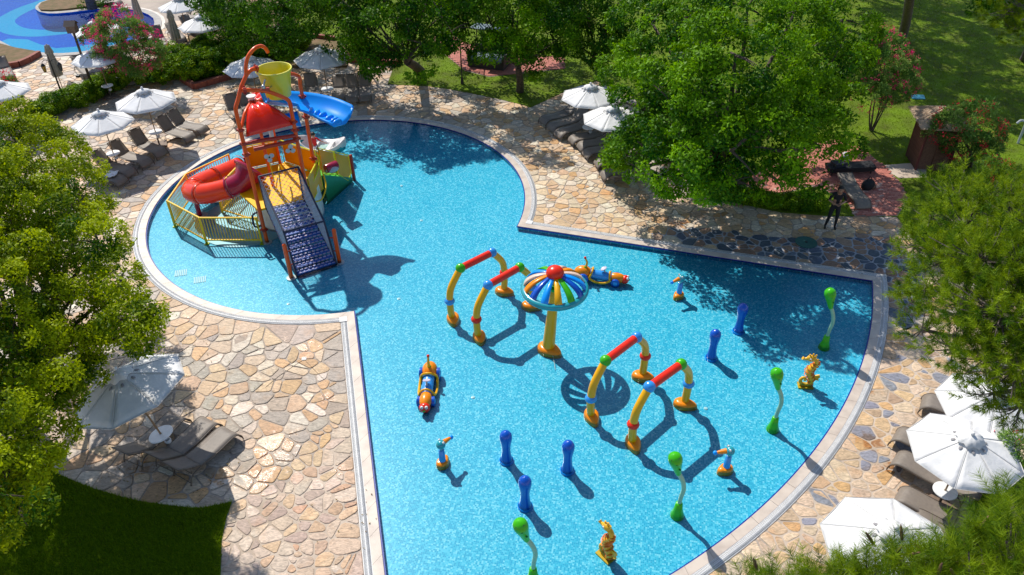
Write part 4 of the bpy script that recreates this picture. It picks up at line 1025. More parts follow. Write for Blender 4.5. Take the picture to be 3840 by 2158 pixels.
# ================================================================== seahorses
M_sea = mat('seahorse_yellow', (.80, .45, .015), .35, (.74, .38, .015), 5); M_seao = mat('seahorse_orange', (.72, .17, .01), .4)
def seahorse(loc, rz, label, s=1.0):
    t = empty('seahorse_figure', loc, rz, label, 'seahorse', 'yellow seahorse figures with orange stripes')
    MB().box((0, 0, .02), (.42, .26, .04)).box((-.15, 0, .045), (.06, .06, .03)).build('base_plate', M_sea, t)
    body = spline([(.06, 0, .05), (.13, 0, .22), (.06, 0, .40), (.0, 0, .55), (.02, 0, .68), (.10, 0, .80), (.14, 0, .90), (.09, 0, 1.01), (-.01, 0, 1.05)], 6)
    n = len(body); rs = [.07+.055*math.sin(math.pi*min(1, (k/n)/.75)) for k in range(n)]
    MB().tube(body, rs, 14, flat=.75).build('body', M_sea, t, smooth=60)
    tail = spline([(.08, 0, .10), (.0, 0, .06), (-.12, 0, .10), (-.17, 0, .22), (-.12, 0, .32), (-.04, 0, .30), (-.05, 0, .22)], 6); MB().tube(tail, [.065-.03*k/len(tail) for k in range(len(tail))], 10).build('tail', M_sea, t, smooth=60)
    MB().ball((-.04, 0, 1.07), (.13, .09, .10), 14, 8).build('head', M_sea, t)
    MB().tube([(-.12, 0, 1.05), (-.22, 0, 1.03), (-.27, 0, 1.06)], [.055, .035, .05], 10).build('snout', M_sea, t)
    for x, z in ((-.08, 1.17), (-.01, 1.20), (.06, 1.17)): MB().tube([(x, 0, z-.05), (x*1.25, 0, z+.04)], [.03, .02], 7).build('crown_spike', M_sea, t)
    for k in range(5): q = body[-6-k*5]; MB().ball((q.x+rs[-6-k*5]+.01, 0, q.z), (.03, .02, .035), 8, 6).build('back_spike', M_seao if k % 2 else M_sea, t)
    MB().prism([(0, 0), (.16, .06), (.2, -.02), (.15, -.09), (.19, -.15), (.03, -.14)], -.02, .02).build('back_fin', M_sea, t, None).matrix_local = Matrix.Translation((.14, 0, .42)) @ Matrix.Rotation(R(90), 4, 'X')
    for k in range(9):
        i = 4+k*4; q = body[i]; d = (body[i+1]-body[i-1]).normalized(); x = Vector((0, 1, 0)); y = d.cross(x)
        rr = rs[i]*1.03; arc = [q + (-y*math.cos(a)*rr + x*math.sin(a)*rr*.98)*1.0 for a in [R(-80+20*j) for j in range(9)]]
        arc2 = [q + (y*math.cos(a)*rr + x*math.sin(a)*rr) for a in [R(-80+20*j) for j in range(9)]]
        MB().tube(arc, .016, 5).tube(arc2, .014, 5).build('stripe', M_seao, t)
    for s_ in (-1, 1): e = MB().ball((-.07, s_*.075, 1.09), .03, 10, 6).build('eye', M_whitep, t); MB().ball((-.085, s_*.098, 1.09), .013, 6, 5).build('pupil', M_black, e)
    t.scale = (s,)*3; return t
sh1 = seahorse(G(2025, 972, POOL_D), R(-8), 'yellow seahorse with orange stripes near the right rim of the pool, seen from the side')
dup(sh1, G(1523, 1400, POOL_D), R(-52), 'yellow seahorse with orange stripes at the bottom of the picture, turned towards the viewer')
# ================================================================== caterpillar cars
def toycar(loc, rz, label):
    t = empty('ride_on_car', loc, rz, label, 'toy car', 'orange and blue ride-on water cars')
    MB().ball((-.62, 0, .30), (.34, .24, .26), 20, 12).build('tail_body', M_org, t)
    MB().ball((.62, 0, .24), (.34, .19, .19), 20, 12).build('hood', M_org, t)
    MB().ball((.93, 0, .22), (.15, .17, .155), 18, 10).build('nose', M_ared, t)
    for s_ in (-1, 1): e = MB().ball((1.02, s_*.065, .31), .052, 10, 8).build('eye', M_whitep, t); MB().ball((1.06, s_*.065, .33), .018, 6, 5).build('pupil', M_black, e)
    MB().ball((1.08, 0, .22), (.025, .045, .025), 8, 6).build('mouth', M_green, t)
    MB().tube([(-.35, 0, .28), (.42, 0, .24)], .175, 20).build('seat_barrel', M_lblue, t)
    for x, r, h in ((-.36, .25, .30), (.40, .21, .25)):
        MB().tube([(x+(.10 if x < 0 else -.04)*math.sin(a), math.cos(a)*r, h*.85+math.sin(a)*r) for a in [math.pi*k/14 for k in range(15)]], .038, 8).build('hoop', M_ylw, t)
    for s_ in (-1, 1): MB().tube(spline([(-.36, s_*.25, .25), (-.1, s_*.27, .13), (.2, s_*.26, .13), (.40, s_*.21, .22)], 5), .045, 8).build('side_rail', M_ylw, t)
    MB().tube([(.20, 0, .38), (.14, 0, .56)], .03, 8).build('steering_column', M_grey, t)
    MB().lathe([(.11, 0), (.12, .015), (.11, .03), (.09, .02), (.001, .02)], 20, M=Matrix.Translation((.13, 0, .56)) @ Matrix.Rotation(R(-25), 4, 'Y'), cap=False).build('steering_wheel', mat('lilac_plastic', (.55, .52, .66), .3), t)
    for x, r, y in ((-.58, .20, .26), (.60, .155, .21)):
        for s_ in (-1, 1):
            Mw = Matrix.Translation((x, s_*y, r)) @ Matrix.Rotation(R(90)*-s_, 4, 'X')
            wl = MB().lathe([(r*.6, -.05), (r, -.04), (r*1.02, .0), (r, .05), (r*.62, .06)], 22, M=Mw).build('wheel', M_dblue, t); MB().lathe([(r*.6, .055), (r*.5, .075), (.001, .08)], 18, M=Mw, cap=False).build('hub_cap', M_lblue, wl)
    a = spline([(-.55, 0, .52), (-.50, 0, .66), (-.50, 0, .78), (-.56, 0, .90)], 4); MB().tube(a, [.05-.02*k/len(a) for k in range(len(a))], 9).build('feeler', M_ylw, t)
    MB().ball((-.57, 0, .94), .05, 12, 8).build('feeler_ball', M_ared, t); MB().lathe([(.075, .50), (.06, .56), (.05, .57)], 12, c=(-.55, 0, 0)).build('feeler_collar', M_green, t)
    t.scale = (.92, .95, .95)
    return t
c1_ = toycar(G(1508, 708, POOL_D), R(-14), 'orange and blue caterpillar car behind the striped water umbrella, seen from its side')
dup(c1_, G(1078, 985, POOL_D), R(-92), 'orange and blue caterpillar car near the left pool edge, its red face towards the viewer')
# ================================================================== umbrellas
def umbrella(label, loc, rz=0.0, s=1.0, tilt=None, table=True, group='open white garden umbrellas'):
    t = empty('garden_umbrella', loc, rz, label, 'umbrella', group)
    RR, ZE, ZA = 1.24, 1.98, 2.46
    cv = empty  # canopy pieces: eight panels, each a part
    def cp(a, f, sag=True):
        r = RR*f; z = ZA-(ZA-ZE)*f**1.08; return Vector((r*math.cos(a), r*math.sin(a), z))
    for k in range(8):
        a0, a1 = math.pi/4*k, math.pi/4*(k+1); rows = []
        for i in range(7):
            f = .04+.96*i/6; p, q = cp(a0, f), cp(a1, f); row = []
            for j in range(7):
                u = j/6; c = p.lerp(q, u); sg = 4*u*(1-u); c.z -= .03*sg*f*(1.2-f); 
                if i == 6: c -= Vector((c.x, c.y, 0)).normalized()*.012*sg
                row.append(c)
            rows.append(row)
        o = MB().grid(rows).build('canopy_panel', M_canvas, t, smooth=50); solidify(o, .008)
    # vent cap: pleated little skirt with openings
    vs = [Vector((0, 0, ZA+.10))]; n = 32; fs = []
    for k in range(n):
        a = 2*math.pi*k/n; w_ = .5+.5*math.cos(a*8); r = .27+.05*w_; vs.append(Vector((r*math.cos(a), r*math.sin(a), ZA-.05-.035*w_+.03)))
    fs = [(0, 1+k, 1+(k+1) % n) for k in range(n)]
    o = MB().add(vs, fs).build('vent_cap', M_canvas, t, smooth=70); solidify(o, .008)
    for k in range(8):
        a = math.pi/4*k+math.pi/8; o = MB().ball((0, 0, 0), (.055, .035, .012), 10, 5, M=Matrix.Translation((.34*math.cos(a), .34*math.sin(a), ZA-.115)) @ Matrix.Rotation(a, 4, 'Z') @ Matrix.Rotation(R(20), 4, 'Y')).build('vent_opening', mat('grey_vent_opening_shade', (.30, .29, .30), .8), t)  # solid grey lens, its colour painting the shade in each vent opening
    MB().ball((0, 0, ZA+.13), (.05, .05, .04), 10, 6).build('finial', M_canvas, t)
    MB().tube([(0, 0, .06), (0, 0, ZA)], .021, 10).build('pole', M_pole, t)
    rb = MB()
    for k in range(8): a = math.pi/4*k; rb.tube([cp(a, .06)-Vector((0, 0, .03)), cp(a, .99)-Vector((0, 0, .03))], .010, 5); rb.tube([cp(a, .5)-Vector((0, 0, .03)), Vector((0, 0, 1.75))], .008, 4)
    rb.build('ribs', M_pole, t)
    sm = MB()
    for k in range(8): a = math.pi/4*k; sm.tube([cp(a, .05+.95*i/5)+Vector((0, 0, .006)) for i in range(6)], .009, 4)
    sm.tube([cp(math.pi/4*(k//1), .995)+Vector((0, 0, .003)) for k in range(8)], .010, 4, closed=True)
    sm.build('seams', mat('seam_canvas', (.62, .61, .60), .85), t)
    if table:
        MB().lathe([(.001, .60), (.26, .60), (.275, .61), (.275, .63), (.265, .64), (.03, .64)], 28, cap=False).build('table_top', M_table, t)
        MB().lathe([(.055, .36), (.075, .40), (.075, .45), (.06, .45), (.055, .40)], 14, c=(.07, -.03, 0), cap=False).build('ashtray_cup', M_table, t)
    MB().box((0, 0, .035), (.62, .62, .07), .3).build('base_slab', M_slab, t, None); MB().tube([(0, 0, .05), (0, 0, .36)], .035, 10).build('pole_sleeve', M_frame, t)
    t.scale = (s,)*3
    if tilt: t.rotation_euler = (tilt[0], tilt[1], rz)
    return t
U = [((448, -6), 1.0, .1, 'white umbrella cut by the top edge of the picture, left of the dark trees'),
     ((502, 40), 1.0, .3, 'white umbrella half hidden by the dark tree at the top left'),
     ((234, 54), 1.0, .2, 'white umbrella behind the pink oleander, beside the blue pool rim'),
     ((238, 122), 1.0, .5, 'white umbrella under the left side of the pink oleander, in front of the blue pool'),
     ((-8, 205), 1.0, .2, 'white umbrella at the left edge, partly behind the red flowering bush'),
     ((248, 281), 1.0, .25, 'white umbrella over the lounger row, the one touching the big left tree'),
     ((358, 226), 1.04, .05, 'white umbrella over the row of loungers, the farther one beside the clipped hedge'),
     ((626, 143), 1.04, .3, 'white umbrella behind the orange hook of the play tower'),
     ((806, 120), 1.08, .1, 'white umbrella dappled with tree shade above the row of four upright loungers'),
     ((1486, 215), 1.02, .2, 'white umbrella left of the big tree, the farther one on the lawn side'),
     ((1542, 270), 1.0, .35, 'white umbrella half hidden in the left side of the big tree'),
     ((2444, 1098), 1.0, .2, 'big white umbrella at the right edge under the pine, seen from above'),
     ((2252, 1334), 1.06, .33, 'big white umbrella at the lower right with pine tips growing in front of it'),
     ((2510, 985), 1.0, .3, 'white umbrella mostly hidden behind the pine branches at the right edge')]
for (x, y), s, rz, lab in U:
    umbrella(lab, (*G(x, y, 2.5*s)[:2], 0), rz, s)
umbrella('tilted white umbrella at the lower left, half shaded by the big tree', (*G(422, 1100, .62)[:2], 0), .12, 1.16, tilt=(R(-4), R(-13)))
# folded umbrellas
def folded(loc, label, rz=0, s=1.0):
    t = empty('folded_umbrella', loc, rz, label, 'umbrella', 'folded grey umbrellas')
    rows = []; n = 40
    for i, (z, r) in enumerate([(.95, .16), (.97, .22), (1.2, .21), (1.5, .19), (1.8, .16), (2.05, .13), (2.09, .16), (2.12, .17), (2.35, .12), (2.48, .10), (2.52, .02)]):
        rows.append([Vector(((r*(1+.22*math.cos(9*a)))*math.cos(a), (r*(1+.22*math.cos(9*a)))*math.sin(a), z)) for a in [2*math.pi*k/n for k in range(n+1)]])
    MB().grid(rows).build('furled_canopy', M_closed, t, smooth=60)
    MB().tube([(0, 0, .05), (0, 0, 2.55)], .02, 8).build('pole', M_pole, t); MB().box((0, 0, .035), (.55, .55, .07)).build('base_slab', M_slab, t, None)
    t.scale = (s,)*3; return t
folded((*G(152, 208, .6)[:2], 0), 'folded grey umbrella standing left of the birdhouse pole, behind the double lantern')
folded((*G(452, 128, .3)[:2], 0), 'folded grey umbrella standing right of the pink oleander')
folded((*G(352, 50, .9)[:2], 0), 'folded grey umbrella standing behind the top of the pink oleander at the blue pool')
# ================================================================== loungers
LP = empty('sun_lounger', (0, 0, 0), 0, '', 'sun lounger', 'taupe mesh sun loungers')
def side(y): return spline([(-.02, y, .33), (.5, y, .30), (1.0, y, .335), (1.20, y, .31), (1.33, y, .18), (1.36, y, .02)], 5)
MB().tube(side(-.31), .018, 7).tube(side(.31), .018, 7).tube([(-.02, -.31, .33), (-.02, .31, .33)], .015, 6).tube([(1.33, -.31, .12), (1.33, .31, .12)], .015, 6).build('frame', M_frame, LP)
rows = [[Vector((p.x, -.29+.58*j/4, p.z+.012-.02*math.sin(math.pi*j/4))) for j in range(5)] for p in side(0)[:-3]]
o = MB().grid(rows).build('seat_sling', M_sling, LP, smooth=60); solidify(o, .008)
for x in (-.45,):
    MB().tube(spline([(.10, -.31, .33), (-.3, -.32, .28), (-.42, -.32, .05), (-.42, -.32, .01)], 4), .017, 7).tube(spline([(.10, .31, .33), (-.3, .32, .28), (-.42, .32, .05), (-.42, .32, .01)], 4), .017, 7).tube([(-.42, -.32, .12), (-.42, .32, .12)], .014, 6).build('rear_legs', M_frame, LP)
bk = empty('backrest', (0, 0, .335)); bk.parent = LP
bk_o = MB().tube(spline([(0, -.30, 0), (-.4, -.30, .01), (-.70, -.30, .05)], 4), .016, 7).tube(spline([(0, .30, 0), (-.4, .30, .01), (-.70, .30, .05)], 4), .016, 7).tube([(-.70, -.30, .05), (-.70, .30, .05)], .015, 6).tube([(-.30, -.28, -.0), (-.22, -.28, -.18)], .010, 5).tube([(-.30, .28, -.0), (-.22, .28, -.18)], .010, 5).tube([(-.22, -.28, -.18), (-.22, .28, -.18)], .010, 5).build('back_frame', M_frame, bk)
rows = [[Vector((-.70*i/6, -.28+.56*j/4, .012+.05*(i/6)**2-.015*math.sin(math.pi*j/4))) for j in range(5)] for i in range(7)]
o = MB().grid(rows).build('back_sling', M_sling, bk, smooth=60); solidify(o, .008)
first = [True]
def lounger(F, B, label, ang=45):
    f = G(*F, .28); b = G(*B, .33); d = (b-f); d.z = 0; d.normalize(); loc = (f.x+d.x*1.3, f.y+d.y*1.3, .012); rz = math.atan2(-d.y, -d.x)
    if first[0]: r = LP; r.location = loc; r.rotation_euler = (0, 0, rz); r['label'] = label; first[0] = False
    else: r = dup(LP, loc, rz, label)
    for ch in r.children:
        if ch.name.startswith('backrest'): ch.rotation_euler = (0, R(ang), 0)
    return r
for F, B, a, lab in [
    ((512, 326), (457, 312), 55, 'taupe lounger farthest from the left tree in the sunny row, beside the play tower'),
    ((478, 345), (426, 327), 52, 'taupe lounger just right of the farther umbrella table of the sunny row'),
    ((405, 384), (352, 359), 50, 'taupe lounger just left of the farther umbrella table of the sunny row'),
    ((368, 408), (310, 389), 48, 'taupe lounger just right of the nearer umbrella table of the sunny row'),
    ((327, 433), (261, 413), 45, 'taupe lounger just left of the nearer umbrella table of the sunny row'),
    ((305, 454), (250, 440), 10, 'taupe lounger at the left end of the row, with a white towel on it'),
    ((612, 300), (588, 272), 55, 'taupe lounger left of the orange tower post, beneath the hook umbrella'),
    ((642, 290), (620, 262), 55, 'taupe lounger directly behind the left orange post of the tower'),
    ((789, 246), (784, 216), 40, 'upright taupe lounger left of the shaded umbrella table'),
    ((850, 252), (854, 218), 40, 'upright taupe lounger just right of the shaded umbrella table'),
    ((885, 250), (886, 216), 40, 'upright taupe lounger second from the shaded umbrella table, in the middle of three'),
    ((918, 247), (918, 213), 40, 'upright taupe lounger at the right end of the shaded row of three'),
    ((1366, 303), (1419, 286), 32, 'shaded lounger at the far end of the row left of the big tree'),
    ((1386, 320), (1442, 301), 32, 'shaded lounger second from the far end of the row left of the big tree'),
    ((1404, 337), (1460, 317), 30, 'shaded lounger beside the half hidden umbrella table left of the big tree'),
    ((1438, 352), (1496, 338), 28, 'half sunlit lounger just nearer than the half hidden umbrella table'),
    ((1459, 368), (1515, 355), 28, 'lounger squeezed behind its neighbour in the half sunlit row by the big tree'),
    ((1474, 386), (1530, 372), 28, 'lounger with a sunlit foot end in the middle of the row at the big tree'),
    ((1502, 410), (1556, 400), 28, 'lounger second from the near end of the row at the big tree'),
    ((1518, 440), (1576, 428), 28, 'lounger at the near end of the row, under the left side of the big tree'),
    ((582, 1082), (492, 1155), 30, 'front lounger of the three under the tilted umbrella at the lower left'),
    ((532, 1056), (448, 1128), 30, 'middle lounger of the three under the tilted umbrella at the lower left'),
    ((452, 1044), (372, 1112), 30, 'rear lounger under the tilted umbrella, left of its round table'),
    ((2325, 1008), (2420, 1035), 15, 'lounger peeping out above the big right umbrella'),
    ((2256, 1090), (2350, 1130), 15, 'lounger mostly covered by the left side of the big right umbrella'),
    ((2255, 1150), (2350, 1194), 10, 'lounger between the two big right umbrellas, left of the round table'),
    ((2262, 1242), (2373, 1293), 42, 'lounger in front of the round table at the right, its backrest raised'),
    ((2290, 1300), (2395, 1345), 25, 'lounger mostly covered by the lower right umbrella'),
    ((2172, 515), (2140, 470), 12, 'lounger with bags on the red brick paving behind the man'),
    ((412, 115), (396, 92), 50, 'lounger just right of the pink oleander crown'),
    ((438, 178), (418, 158), 50, 'lounger between the pink oleander and the bushy hedge'),
    ((225, 188), (198, 160), 35, 'left lounger of the pair under the umbrella left of the oleander trunk'),
    ((252, 184), (226, 156), 35, 'right lounger of the pair under the umbrella left of the oleander trunk'),
    ((330, 205), (316, 186), 40, 'lounger right behind the hedge, beside the oleander trunk'),
    ((176, 245), (205, 232), 45, 'lounger behind the clipped hedge, between the lantern and the birdhouse pole'),
    ((108, 268), (142, 252), 45, 'lounger behind the left end of the clipped hedge, left of the lantern'),
    ((455, 100), (435, 78), 30, 'lounger in front of the folded umbrella at the upper left'),
    ((500, 82), (478, 68), 45, 'lounger beside the table of the umbrella at the top edge'),
    ((475, 28), (500, 20), 35, 'lounger right of the top edge umbrella, next to the dark tree'),
    ((470, 48), (497, 40), 35, 'lounger between the two umbrellas at the top left'),
    ((300, 6), (232, 2), 20, 'far lounger at the top edge behind the blue pool'),
    ((22, 195), (2, 160), 40, 'dark lounger at the left edge in front of the dry flower bed'),
]: lounger(F, B, lab, a)
# towel on a lounger
g_ = G(280, 438, .42); rows = [[Vector((.42*i/8-.2, .5*j/8-.25, .03*math.sin(i*1.1)*math.cos(j*.9)+.012*rng.random())) for j in range(9)] for i in range(9)]
o = MB().grid(rows).build('towel', M_table, None, smooth=70, label='crumpled white towel lying on the lounger next to the big left tree', cat='towel'); o.location = g_; solidify(o, .01)
# ================================================================== lamps and poles
p = G(240, 240, 0)
t = empty('birdhouse_pole', p, 0, 'tall dark pole with a small wooden birdhouse on top and a floodlight arm', 'pole')
MB().tube([(0, 0, 0), (0, 0, 3.15)], [.07, .055], 10).build('pole', mat('dark_brown_wood', (.06, .035, .025), .7), t)
M_bh = mat('weathered_wood', (.20, .14, .10), .85, (.13, .09, .07), 14, bump=.5)
MB().box((0, 0, 3.36), (.42, .36, .36)).build('birdhouse_wall', M_bh, t, None)
MB().add([(-.27, -.25, 3.52), (.27, -.25, 3.52), (.27, 0, 3.74), (-.27, 0, 3.74)], [(0, 1, 2, 3)]).add([(-.27, .25, 3.52), (-.27, 0, 3.74), (.27, 0, 3.74), (.27, .25, 3.52)], [(0, 1, 2, 3)]).add([(-.2, -.17, 3.53), (-.2, .17, 3.53), (-.2, 0, 3.7)], [(0, 1, 2)]).add([(.2, -.17, 3.53), (.2, .17, 3.53), (.2, 0, 3.7)], [(0, 1, 2)]).build('birdhouse_roof', mat('roof_board', (.09, .07, .065), .8), t, None)
MB().tube([(0, 0, 1.1), (-.42, -.05, 1.08)], .02, 7).box((-.5, -.05, 1.02), (.18, .12, .10)).build('floodlight', M_dark, t)
p = G(166, 264, 0)
t = empty('lantern_post', p, R(12), 'black lamp post with two lanterns in front of the folded umbrella', 'lamp post')
MB().tube([(0, 0, 0), (0, 0, 2.1), (0, 0, 2.45)], [.05, .035, .02], 10).ball((0, 0, 2.5), .04, 8, 6).build('post', M_dark, t)
for s_ in (-1, 1):
    MB().tube(spline([(0, 0, 2.15), (s_*.18, 0, 2.27), (s_*.34, 0, 2.18), (s_*.36, 0, 2.10)], 5), .013, 6).build('arm', M_dark, t)
    ln = MB()
    for k in range(6): a = k*math.pi/3; ln.tube([(s_*.36+.10*math.cos(a), .10*math.sin(a), 2.0), (s_*.36+.06*math.cos(a), .06*math.sin(a), 1.72)], .008, 4)
    lo = ln.lathe([(.11, 2.0), (.08, 2.06), (.02, 2.12)], 6, c=(s_*.36, 0, 0)).lathe([(.06, 1.69), (.065, 1.72)], 6, c=(s_*.36, 0, 0)).build('lantern', M_dark, t)
    MB().lathe([(.055, 1.73), (.092, 1.99)], 6, c=(s_*.36, 0, 0)).build('lamp_glass', M_lamp if s_ < 0 else mat('dull_glass', (.10, .10, .11), .1), lo)
p = G(1163, 212, 0)
t = empty('garden_lamp_post', p, 0, 'slim black lamp post on the lawn edge among the trees', 'lamp post')
MB().lathe([(.09, 0), (.07, .25), (.035, .4), (.03, 2.7), (.05, 2.75)], 10).build('post', M_dark, t); MB().lathe([(.10, 2.75), (.16, 3.05), (.13, 3.1), (.02, 3.25)], 8).build('lantern', M_dark, t)
p = G(1072, 150, 0)
t = empty('small_sign', p, 0, 'small white notice board on a short stake beside the tree trunk', 'sign')
MB().box((0, 0, .42), (.36, .03, .26)).build('board', M_table, t, None); MB().tube([(0, .03, 0), (0, .03, .5)], .02, 6).build('stake', M_dark, t)
MB().box((-.03, -.018, .39), (.16, .005, .08)).build('picture', mat('sign_print', (.35, .38, .42), .6), t, None)
p = G(2308, 245, .03); MB().prism([(-.35, -.2), (.25, -.28), (.36, .16), (-.2, .25)], 0, .04).build('blue_mat', mat('pool_blue_mat', (.06, .38, .50), .5), None, None, label='small turquoise mat lying on the shaded lawn above the thatched cabin', cat='mat').location = p
p = G(2560, 362, 0); t = empty('garden_shower', p, 0, 'white curved shower pipe on the lawn at the right edge', 'shower'); MB().tube(spline([(0, 0, 0), (0, 0, .8), (-.05, 0, 1.0), (-.25, 0, 1.08), (-.38, 0, .95)], 5), .05, 8).build('pipe', M_grey, t)
# wicker sun bed with canopy on the far brick patch
p = G(1232, 165, 0); t = empty('wicker_daybed', p, R(-20), 'dark wicker garden seat with a grey cushion on the far brick terrace', 'garden seat')
M_wick = mat('dark_wicker', (.04, .035, .035), .7, (.02, .02, .02), 30, bump=.6)
MB().box((0, 0, .2), (2.0, 1.2, .40)).box((0, .55, .6), (2.0, .12, .6)).box((-.95, 0, .5), (.12, 1.2, .35)).box((.95, 0, .5), (.12, 1.2, .35)).build('seat_frame', M_wick, t, None)
MB().box((0, -.03, .47), (1.75, .95, .14)).build('cushion', mat('blue_grey_cushion', (.20, .26, .30), .8), t, None)
MB().tube([(-.9, .55, .3), (-.9, .55, 1.9)], .03, 6).tube([(.9, .55, .3), (.9, .55, 1.9)], .03, 6).build('canopy_posts', M_dark, t); MB().box((0, .25, 1.93), (2.0, .8, .05), M=Matrix.Identity(4)).build('canopy_roof', mat('grey_blue_canopy', (.16, .22, .26), .8), t, None)
# ================================================================== thatched cabin
p = G(2330, 412, 0); t = empty('thatched_cabin', p, R(-6), 'small dark cane cabin with a straw thatched roof beside the right oleander', 'cabin')
hw, hd, hh = .62, .62, 1.95
cane = MB().tube([(0, 0, 0), (0, 0, hh)], .028, 5).mesh('cane', M_cane)
for k in range(23):
    x = -hw+2*hw*k/22
    for q in ((x, hd), (-hw, x), (hw, x)) if abs(x) < .61 else ((x, hd),):
        o = link(bpy.data.objects.new('cane', cane), t); o.location = (q[0], q[1], 0)
for k in range(9): x = -hw+.075+.05*k; o = link(bpy.data.objects.new('cane', cane), t); o.location = (x+.5, -hd, 0)
MB().box((0, 0, 1.0), (hw*1.9, hd*1.9, 1.9)).build('wall', M_cane, t, None)
for q in ((-hw, -hd), (hw, -hd), (-hw, hd), (hw, hd)): MB().tube([(q[0], q[1], 0), (q[0], q[1], 2.0)], .05, 8).build('corner_post', mat('dark_red_wood', (.10, .02, .02), .6), t)
apx = Vector((.15, .2, 2.45)); n = 4; cor = [Vector((-.95, -.85, 1.95)), Vector((.95, -.85, 1.9)), Vector((.95, .95, 1.95)), Vector((-.95, .95, 2.05))]
for k in range(4): o = MB().add([apx, cor[k], cor[(k+1) % 4]], [(0, 1, 2)]).build('roof', M_thatch, t, None); solidify(o, .08, -1)
st = MB()
for k in range(4):
    for j in range(170):
        a = cor[k].lerp(cor[(k+1) % 4], rng.random()); s_ = rng.random(); b = apx.lerp(a, .15+.85*s_); e = apx.lerp(a, min(1.07, .15+.85*s_+rng.uniform(.25, .45))); z = Vector((0, 0, .015+rng.random()*.035)); st.bar(b+z, e+z, .012, .008)
st.build('straw', M_thatch, t, None, kind='stuff')
# bags and dark things around the lounger on the brick paving
t = empty('black_bag', G(2180, 478, 0), .4, 'black bag standing right of the lounger on the brick paving', 'bag')
MB().ball((0, 0, .22), (.30, .20, .24), 14, 8).build('body', M_bcloth, t); MB().tube(spline([(-.15, 0, .42), (0, 0, .58), (.15, 0, .42)], 6), .018, 6).build('handle', M_bcloth, t)
MB().ball((.22, -.05, .12), (.16, .13, .13), 12, 7).build('side_pocket', mat('brown_leather', (.16, .08, .05), .6), t)
t = empty('dark_recliner', G(2135, 436, 0), R(3), 'long dark recliner behind the man, under the branches', 'recliner')
MB().box((0, 0, .32), (1.9, .55, .12)).build('mattress', M_bcloth, t); MB().box((0, 0, .2), (1.85, .5, .06)).build('frame', M_dark, t, None)
for x in (-.8, .8):
    for y in (-.2, .2): MB().tube([(x, y, 0), (x, y, .2)], .025, 6).build('leg', M_dark, t)
MB().box((-.55, 0, .46), (.45, .42, .16), .2).build('folded_cloth', mat('dark_navy_cloth', (.015, .02, .035), .8), t)
t = empty('striped_bag', G(2125, 408, 0), 0, 'small blue and white striped bag with a red bottom standing behind the dark recliner', 'bag')
for k, m_ in enumerate((mat('bag_red', (.5, .05, .04), .6), M_table, mat('bag_blue', (.08, .2, .5), .6), M_table)): MB().box((0, 0, .06+.1*k), (.34-.02*k, .22, .1)).build('stripe_band', m_, t, None)
# ================================================================== people: one continuous skinned body each
def figure(name, loc, rz, J, E, Rd, part, mats, label, root='pelvis', sub=2, scale=1.0):
    names = list(J); me = bpy.data.meshes.new(name); me.from_pydata([Vector(J[k])*scale for k in names], [(names.index(a), names.index(b)) for a, b in E], [])
    o = bpy.data.objects.new(name, me); link(o); sk = o.modifiers.new('skin', 'SKIN'); 
    if not me.skin_vertices: bpy.context.view_layer.objects.active = o
    lay = me.skin_vertices[0].data if me.skin_vertices else None
    if lay is None:
        bm = bmesh.new(); bm.from_mesh(me); bm.verts.layers.skin.verify(); bm.to_mesh(me); bm.free(); lay = me.skin_vertices[0].data
    for i, k in enumerate(names):
        r = Rd[k]; r = (r, r) if not isinstance(r, tuple) else r
        lay[i].radius = (r[0]*scale, r[1]*scale); lay[i].use_root = (k == root)
    ss = o.modifiers.new('sub', 'SUBSURF'); ss.levels = ss.render_levels = sub
    bpy.context.view_layer.update()
    dg = bpy.context.evaluated_depsgraph_get(); nm = bpy.data.meshes.new_from_object(o.evaluated_get(dg)); o.modifiers.clear(); o.data = nm
    nm.materials.clear()
    for m in mats: nm.materials.append(m)
    segs = [(Vector(J[a])*scale, Vector(J[b])*scale, part.get((a, b), part.get(b, 0))) for a, b in E]
    for f in nm.polygons:
        c = f.center; best = min(segs, key=lambda s: (c-(s[0]+(s[1]-s[0])*max(0, min(1, (c-s[0]).dot(s[1]-s[0])/max(1e-9, (s[1]-s[0]).length_squared))))).length); f.material_index = best[2]
        f.use_smooth = True
    o.location = loc; o.rotation_euler = (0, 0, rz); o['label'] = label; o['category'] = 'person'; return o
def hand(J, E, Rd, part, w, s, sx, d):
    """five short fingers rooted in the palm"""
    p = Vector(J[w]); d = Vector(d).normalized(); x = d.cross(Vector((0, 0, 1))).normalized()
    J[w+'_palm'] = tuple(p+d*.07*s); E.append((w, w+'_palm')); Rd[w+'_palm'] = .026*s; part[w+'_palm'] = 0
    for i, (o_, l) in enumerate(((-.028, .065), (-.010, .078), (.010, .074), (.027, .058))):
        a = p+d*.09*s+x*o_*s; b = a+d*l*.55*s+Vector((0, 0, -.006))*s; c = b+d*l*.45*s+Vector((0, 0, -.02))*s
        for nm, q, r in ((f'{w}_f{i}a', a, .0105), (f'{w}_f{i}b', b, .0095), (f'{w}_f{i}c', c, .008)): J[nm] = tuple(q); Rd[nm] = r*s; part[nm] = 0
        E += [(w+'_palm', f'{w}_f{i}a'), (f'{w}_f{i}a', f'{w}_f{i}b'), (f'{w}_f{i}b', f'{w}_f{i}c')]
    a = p+d*.04*s+x*.04*s*sx; b = a+d*.04*s+x*.02*s*sx; J[w+'_t1'] = tuple(a); J[w+'_t2'] = tuple(b); Rd[w+'_t1'] = .012*s; Rd[w+'_t2'] = .010*s; part[w+'_t1'] = part[w+'_t2'] = 0
    E += [(w+'_palm', w+'_t1'), (w+'_t1', w+'_t2')]
